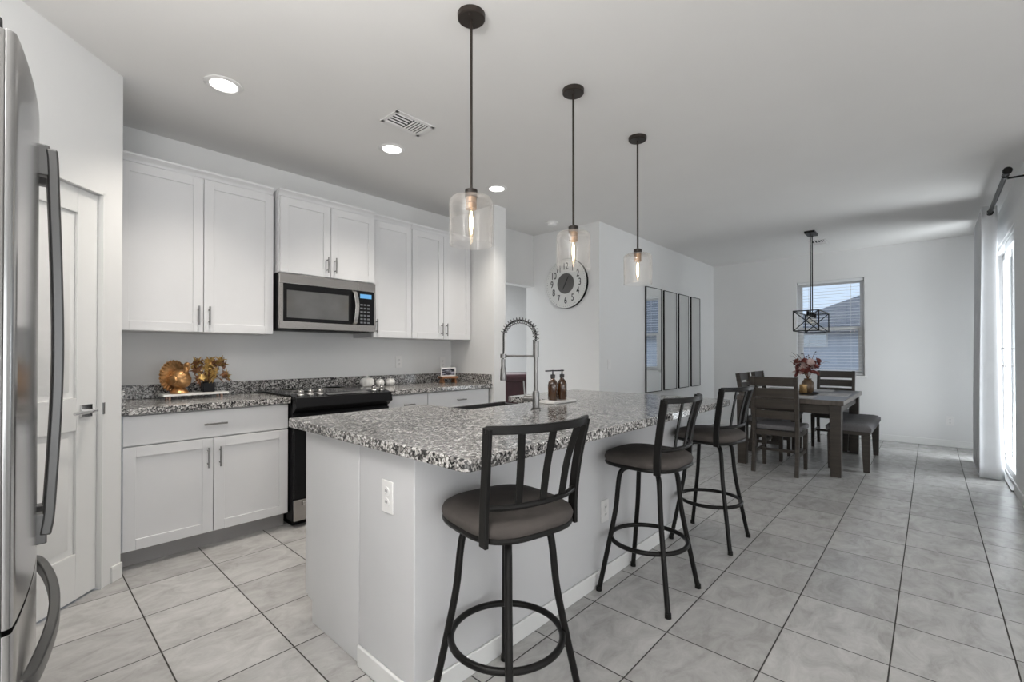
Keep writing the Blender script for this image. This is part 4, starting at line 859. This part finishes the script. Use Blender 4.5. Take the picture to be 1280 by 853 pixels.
def make_chair(label, loc, rz):
    t = thing('dining_chair', label, 'chair', loc, rz, 'dark wooden dining chairs around the table')
    for sx in (-1, 1):
        x = sx * 0.195
        obj('back_leg', MB().bar(catmull([(x, -0.245, 0.0), (x, -0.205, 0.25), (x, -0.200, 0.46), (x, -0.215, 0.66), (x, -0.265, 0.985)], 5), 0.048, 0.034, up=(1, 0, 0)), M['darkwood'], t, 0.003)
        obj('front_leg', MB().hexa([(x - 0.016, 0.172, 0), (x + 0.016, 0.172, 0), (x + 0.016, 0.204, 0), (x - 0.016, 0.204, 0)], [(x - 0.022, 0.166, 0.43), (x + 0.022, 0.166, 0.43), (x + 0.022, 0.210, 0.43), (x - 0.022, 0.210, 0.43)]), M['darkwood'], t, 0.003)
        obj('side_stretcher', MB().box(x - 0.010, x + 0.010, -0.192, 0.170, 0.185, 0.22), M['darkwood'], t, 0.002)
    obj('seat_frame', MB().box(-0.178, 0.178, 0.170, 0.206, 0.385, 0.435).box(-0.178, 0.178, -0.212, -0.185, 0.385, 0.435).box(-0.212, -0.185, -0.178, 0.166, 0.385, 0.435).box(0.185, 0.212, -0.178, 0.166, 0.385, 0.435), M['darkwood'], t, 0.003)
    obj('cross_stretcher', MB().box(-0.186, 0.186, 0.0, 0.018, 0.188, 0.217), M['darkwood'], t, 0.002)
    obj('seat_cushion', MB().prism(rounded([(-0.22, -0.17), (0.22, -0.17), (0.225, 0.225), (-0.225, 0.225)], 0.03), 0.436, 0.486), M['fabric'], t, 0.016, seg=4)
    def yb(z): return -0.200 - 0.0 if z < 0.46 else -0.200 - 0.065 * ((z - 0.46) / 0.525) ** 1.3
    for z0, z1 in ((0.56, 0.643), (0.668, 0.757), (0.780, 0.868), (0.893, 0.983)):
        ya, yc = yb(z0), yb(z1); n = 9; vs_, fs_ = [], []
        for i in range(n):
            u = -1 + 2 * i / (n - 1); x = u * 0.179; dy = -0.018 * (1 - u * u)
            vs_ += [(x, ya + dy - 0.009, z0), (x, ya + dy + 0.009, z0), (x, yc + dy + 0.009, z1), (x, yc + dy - 0.009, z1)]
        for i in range(n - 1):
            for j in range(4): fs_.append((i * 4 + j, i * 4 + (j + 1) % 4, i * 4 + 4 + (j + 1) % 4, i * 4 + 4 + j))
        fs_ += [(3, 2, 1, 0), tuple((n - 1) * 4 + j for j in range(4))]
        obj('back_slat', MB().add(vs_, fs_), M['darkwood'], t, 0.002)
    return t
ch = make_chair('dark ladder back dining chair at the near table end, back toward the kitchen', (5.455, 1.17, 0), -PI / 2)
dup(ch, (7.30, 0.95, 0), PI / 2, 'dark ladder back dining chair at the far table end, in front of the window')
dup(ch, (6.07, 1.44, 0), PI, 'dark dining chair on the mirror side of the table, nearer the kitchen')
dup(ch, (6.71, 1.44, 0), PI, 'dark dining chair on the mirror side of the table, nearer the window')

bn = thing('dining_bench', 'dark wooden dining bench with tufted grey cushion beside the table', 'bench', (6.48, 0.64, 0))
bx, by = 0.575, 0.185
for sx in (-1, 1):
    for sy in (-1, 1):
        x, y = sx * (bx - 0.04), sy * (by - 0.04)
        obj('leg', MB().hexa([(x - 0.026 + sx * 0.012, y - 0.026 + sy * 0.006, 0), (x + 0.026 + sx * 0.012, y - 0.026 + sy * 0.006, 0), (x + 0.026 + sx * 0.012, y + 0.026 + sy * 0.006, 0), (x - 0.026 + sx * 0.012, y + 0.026 + sy * 0.006, 0)], [(x - 0.038, y - 0.038, 0.375), (x + 0.038, y - 0.038, 0.375), (x + 0.038, y + 0.038, 0.375), (x - 0.038, y + 0.038, 0.375)]), M['darkwood'], bn, 0.004)
obj('seat_frame', MB().box(-bx + 0.005, bx - 0.005, -by + 0.005, by - 0.005, 0.3755, 0.415), M['darkwood'], bn, 0.004)
vs_, fs_ = [], []; nx, ny = 36, 14
for i in range(nx + 1):
    for j in range(ny + 1):
        x = -bx - 0.01 + (2 * bx + 0.02) * i / nx; y = -by - 0.01 + (2 * by + 0.02) * j / ny
        e = min(i, nx - i, j, ny - j); z = 0.484 - (0.03 if e == 0 else 0.008 if e == 1 else 0)
        for tx in (-0.40, -0.2, 0, 0.2, 0.40):
            for ty in (-0.07, 0.07): z -= 0.016 * math.exp(-((x - tx) ** 2 + (y - ty) ** 2) / 0.0007)
        vs_.append((x, y, z))
st_ = ny + 1
for i in range(nx):
    for j in range(ny): fs_.append((i * st_ + j, (i + 1) * st_ + j, (i + 1) * st_ + j + 1, i * st_ + j + 1))
top_n = len(vs_)
rim = [i * st_ for i in range(nx + 1)] + [nx * st_ + j for j in range(1, ny + 1)] + [i * st_ + ny for i in range(nx - 1, -1, -1)] + [j for j in range(ny - 1, 0, -1)]
vs_ += [(vs_[k][0], vs_[k][1], 0.4155) for k in rim]
for q_ in range(len(rim)): fs_.append((rim[q_], top_n + q_, top_n + (q_ + 1) % len(rim), rim[(q_ + 1) % len(rim)]))
fs_.append(tuple(top_n + q_ for q_ in range(len(rim))))
obj('seat_cushion', MB().add(vs_, fs_), M['fabric'], bn, angle=60)

TZ = 0.7575
def placemat(label, x, y, lx, ly):
    o = obj('placemat', MB().prism(rounded([(x - lx / 2, y - ly / 2), (x + lx / 2, y - ly / 2), (x + lx / 2, y + ly / 2), (x - lx / 2, y + ly / 2)], 0.02), TZ, TZ + 0.004), M['mat'], None)
    return tag(o, label, 'placemat', 'pale placemats on the dining table')
placemat('pale woven placemat on the table between the near chair and the flowers', 5.69, 1.12, 0.30, 0.44)
placemat('pale woven placemat on the bench side edge of the table', 6.25, 0.80, 0.46, 0.28)
placemat('pale woven placemat on the table at the far window end', 6.84, 1.10, 0.30, 0.44)
dt = tag(obj('decor_tray', MB().lathe([(0, 0), (0.12, 0), (0.13, 0.004), (0.132, 0.016), (0.127, 0.016), (0.122, 0.006), (0, 0.006)], (6.22, 1.07, TZ), 36), M['darkwood'], None), 'round dark tray on the dining table under the vase and candle', 'tray')
ZT = TZ + 0.0065
fv_ = thing('flower_vase', 'brown vase with rust flowers and dark leaves in the middle of the dining table', 'vase of flowers', (6.27, 1.058, ZT))
obj('vase', MB().lathe([(0, 0), (0.042, 0), (0.058, 0.02), (0.066, 0.07), (0.062, 0.115), (0.044, 0.145), (0.036, 0.155), (0.04, 0.165), (0.034, 0.165), (0.03, 0.15), (0, 0.14)], seg=32), M['vasebrown'], fv_)
def blooms(mat, cnt, sd_, r0, zlo, zhi, name):
    q = random.Random(sd_)
    for i in range(cnt):
        mb = MB(); a = q.uniform(0, 2 * PI); rr = r0 * math.sqrt(q.random()); z = q.uniform(zlo, zhi); c = Vector((rr * math.cos(a), rr * math.sin(a), z)); sz = q.uniform(0.032, 0.050)
        o_ = len(mb.v)
        for ring in range(2):
            for k in range(6):
                b_ = k * PI / 3 + ring * 0.5 + q.random() * 0.3; d = Vector((math.cos(b_), math.sin(b_), 0.25 + 0.5 * ring)).normalized(); s_ = d.cross(Vector((0, 0, 1))).normalized()
                t1 = c + d * sz * (1 - 0.3 * ring); m1 = c + d * sz * 0.55; u_ = Vector((0, 0, 0.004))
                mb.add([c, m1 + s_ * sz * 0.46, t1, m1 - s_ * sz * 0.46, c - u_, m1 + s_ * sz * 0.46 - u_, t1 - u_, m1 - s_ * sz * 0.46 - u_], [(0, 1, 2, 3), (7, 6, 5, 4), (0, 4, 5, 1), (1, 5, 6, 2), (2, 6, 7, 3), (3, 7, 4, 0)])
        tilt = Matrix.Translation(c) @ Matrix.Rotation(a, 4, 'Z') @ Matrix.Rotation(q.uniform(0.2, 1.5), 4, 'Y') @ Matrix.Translation(-c)
        mb.xf(tilt, o_); obj(name, mb, mat, fv_, angle=20)
blooms(M['rust_flower'], 34, 21, 0.135, 0.20, 0.385, 'rust_bloom')
blooms(M['blush_flower'], 20, 8, 0.125, 0.22, 0.36, 'blush_bloom')
q = random.Random(31); mb = MB(); stm = MB()
for i in range(24):
    a = q.uniform(0, 2 * PI); rr = q.uniform(0.06, 0.19); z = q.uniform(0.17, 0.47) if i > 5 else q.uniform(0.40, 0.48)
    c = Vector((rr * math.cos(a), rr * math.sin(a), z)); d = Vector((math.cos(a) * 0.8, math.sin(a) * 0.8, q.uniform(-0.4, 0.7))).normalized(); s_ = d.cross(Vector((0, 0, 1))).normalized(); L = q.uniform(0.03, 0.05); u_ = Vector((0, 0, 0.002))
    P_ = [c, c + d * L * 0.4 + s_ * L * 0.24, c + d * L, c + d * L * 0.4 - s_ * L * 0.24]
    mb.add(P_ + [p - u_ for p in P_], [(0, 1, 2, 3), (7, 6, 5, 4), (0, 4, 5, 1), (1, 5, 6, 2), (2, 6, 7, 3), (3, 7, 4, 0)])
    stm.tube(catmull([(0, 0, 0.15), (c.x * 0.4, c.y * 0.4, 0.15 + (z - 0.15) * 0.6), tuple(c)], 3), 0.0016, 5)
obj('dark_leaves', mb, M['darkleaf'], fv_, angle=20); obj('stems', stm, M['leafrust'], fv_)
cd = thing('candle_jar', 'small gold glass candle jar next to the flower vase', 'candle', (6.16, 1.083, ZT))
obj('jar', MB().lathe([(0, 0), (0.037, 0), (0.039, 0.004), (0.039, 0.10), (0.036, 0.10), (0.035, 0.075), (0, 0.075)], seg=28), M['candle'], cd)
obj('wick', MB().cyl((0, 0, 0.0752), 0.0015, 0.012, 6), M['slot'], cd)

# ---- chandelier
cdl = thing('linear_chandelier', 'black open box chandelier with crossed end braces over the dining table', 'chandelier', (6.78, 1.10, H))
X0, X1, Y0, Y1, Z0, Z1 = -0.36, 0.36, -0.13, 0.13, -1.245, -1.005
obj('canopy', MB().box(-0.13, 0.13, -0.055, 0.055, -0.026, -0.0005), M['blackmetal'], cdl, 0.003)
for x in (-0.06, 0.06): obj('rod', MB().cyl((x, 0, Z1 + 0.0), 0.006, -Z1 - 0.0265, 10), M['blackmetal'], cdl)
tw = 0.012; fm = MB()
for y in (Y0, Y1):
    for z in (Z0, Z1): fm.box(X0, X1, y - tw / 2, y + tw / 2, z - tw / 2, z + tw / 2)
for x in (X0, X1):
    for y in (Y0, Y1): fm.box(x - tw / 2, x + tw / 2, y - tw / 2, y + tw / 2, Z0, Z1)
    for z in (Z0, Z1): fm.box(x - tw / 2, x + tw / 2, Y0, Y1, z - tw / 2, z + tw / 2)
fm.box(X0, X1, -0.006, 0.006, Z1 - 0.006, Z1 + 0.006)
obj('box_frame', fm, M['blackmetal'], cdl, 0.001)
br = MB()
for x in (X0, X1):
    br.tube([(x, Y0, Z0), (x, Y1, Z1)], 0.0055, 8).tube([(x, Y0, Z1), (x, Y1, Z0)], 0.0055, 8)
obj('cross_brace', br, M['blackmetal'], cdl)
for x in (-0.24, -0.08, 0.08, 0.24):
    s_ = obj('lamp_holder', MB().cyl((x, 0, Z1 - 0.055), 0.014, 0.05, 14), M['blackmetal'], cdl)
    obj('bulb', MB().lathe([(0, -0.10), (0.012, -0.095), (0.02, -0.07), (0.018, -0.04), (0.01, -0.0005), (0, -0.0005)], (x, 0, Z1 - 0.055), 14), M['bulb'], s_)

# ------------------------------------------------------------------ curtain and rod
rd = thing('curtain_rod', 'black curtain rod with round finial above the patio door', 'curtain rod', (6.4, -0.43, 2.585))
obj('pole', MB().cyl((5.02, -0.43, 2.585), 0.016, 2.98, 16, 'X'), M['blackmetal'], rd, world=True)
for x in (5.02, 8.0): obj('finial', MB().lathe([(0, -0.028), (0.022, -0.028), (0.027, -0.02), (0.027, 0.0), (0.018, 0.006), (0, 0.006)] if x < 6 else [(0, -0.006), (0.018, -0.006), (0.027, 0.0), (0.027, 0.02), (0.022, 0.028), (0, 0.028)], (x, -0.43, 2.585), 20, 'X'), M['blackmetal'], rd, world=True)
for x in (5.14, 7.9): obj('bracket', MB().box(x - 0.008, x + 0.008, YP + 0.0005, -0.44, 2.555, 2.567).box(x - 0.014, x + 0.014, YP + 0.0005, YP + 0.006, 2.49, 2.60).lathe([(0.0165, -0.008), (0.0165, 0.008), (0.021, 0.008), (0.021, -0.008)], (x, -0.43, 2.585), 18, 'X', closed=True), M['blackmetal'], rd, 0.001, world=True)
def curtain_mesh(x0, x1, folds, amp, z0, z1):
    nu, nv = folds * 14, 22; vs_, fs_ = [], []
    for j in range(nv + 1):
        v = j / nv; z = z1 + (z0 - z1) * v
        for i in range(nu + 1):
            u = i / nu; ph = 2 * PI * folds * u
            a = amp * (0.75 + 0.35 * v)
            y = -0.43 + a * math.cos(ph) + 0.012 * math.sin(ph * 0.5 + 3 * v) * v
            x = x0 + (x1 - x0) * u + 0.018 * math.sin(2 * ph) * (0.4 + 0.6 * v)
            vs_.append((x, y, z))
    w_ = nu + 1
    for j in range(nv):
        for i in range(nu): fs_.append((j * w_ + i, j * w_ + i + 1, (j + 1) * w_ + i + 1, (j + 1) * w_ + i))
    return MB().add(vs_, fs_)
cu = thing('curtain', 'white floor length curtain gathered on the rod at the patio door', 'curtain', (6.85, -0.43, 0.012))
cm = obj('cloth', curtain_mesh(6.36, 7.38, 7, 0.072, 0.012, 2.65), M['curtain'], cu, world=True, angle=80)
so_ = cm.modifiers.new('thick', 'SOLIDIFY'); so_.thickness = 0.003
for i in range(14):
    x = 6.36 + 1.02 * (i + 0.5) / 14
    obj('grommet', MB().lathe([(0.018, -0.004), (0.018, 0.004), (0.027, 0.004), (0.027, -0.004)], (x, -0.43, 2.585), 16, 'X', closed=True), M['blackmetal'], cu, world=True)

# ------------------------------------------------------------------ armchair in the room beyond
ac = thing('burgundy_armchair', 'burgundy leather rolled back armchair seen through the hall opening', 'armchair', (5.64, 5.25, 0), R(-42))
obj('seat_base', MB().box(-0.36, 0.36, -0.34, 0.40, 0.10, 0.32), M['maroon'], ac, 0.02, seg=3)
obj('seat_cushion', MB().box(-0.27, 0.27, -0.22, 0.42, 0.322, 0.46), M['maroon'], ac, 0.04, seg=4)
obj('backrest', MB().hexa([(-0.36, -0.42, 0.20), (0.36, -0.42, 0.20), (0.36, -0.24, 0.20), (-0.36, -0.24, 0.20)], [(-0.36, -0.50, 0.86), (0.36, -0.50, 0.86), (0.36, -0.34, 0.86), (-0.36, -0.34, 0.86)]).cyl((-0.37, -0.45, 0.84), 0.085, 0.74, 24, 'X'), M['maroon'], ac, 0.012)
for sx in (-1, 1): obj('armrest', MB().box(sx * 0.35 - 0.075, sx * 0.35 + 0.075, -0.28, 0.40, 0.12, 0.56).cyl((sx * 0.35, -0.28, 0.56), 0.09, 0.69, 20, 'Y'), M['maroon'], ac, 0.012)
for sx in (-0.31, 0.31):
    for sy in (-0.29, 0.34): obj('leg', MB().cyl((sx, sy, 0), 0.02, 0.099, 12, r2=0.03), M['darkwood'], ac)

# ------------------------------------------------------------------ outside
g_ = obj('ground', MB().box(8.46, 40, -30, 30, -0.25, -0.13).box(-3, 8.46, -30, -5.2, -0.25, -0.13).box(4.83, 8.46, -5.2, -0.68, -0.25, -0.13), M['dirt'], None); g_['kind'] = 'structure'
nh = thing('neighbour_house', 'grey roofed stucco neighbouring house seen through the dining window blind', 'house', (17.5, 0.5, -0.13))
obj('house_wall', MB().box(15.3, 20.5, -8.0, 6.0, -0.13, 1.98), M['stucco'], nh, world=True)
# roof with a raked left end rising to the right
obj('roof', MB().add([(15.0, 3.6, 1.95), (15.0, -8, 1.95), (21, -8, 1.95), (21, 3.6, 1.95), (17.2, -1.2, 3.95), (17.2, -8, 3.95), (18.8, -1.2, 3.95), (18.8, -8, 3.95), (15.0, 3.6, 1.80), (15.0, -8, 1.80), (21, -8, 1.80), (21, 3.6, 1.80)],
    [(0, 4, 5, 1), (0, 3, 6, 4), (4, 6, 7, 5), (3, 2, 7, 6), (1, 5, 7, 2), (8, 9, 10, 11), (0, 1, 9, 8), (1, 2, 10, 9), (2, 3, 11, 10), (3, 0, 8, 11)]), M['roof'], nh, world=True, smooth=False)
hw = obj('house_window', frame_yz(MB(), 15.27, 15.30, 2.10, 2.70, 1.40, 1.78, 0.04), M['vinyl'], nh, world=True)
obj('pane', MB().box(15.28, 15.29, 2.14, 2.66, 1.44, 1.74), M['mirror'], hw, world=True)
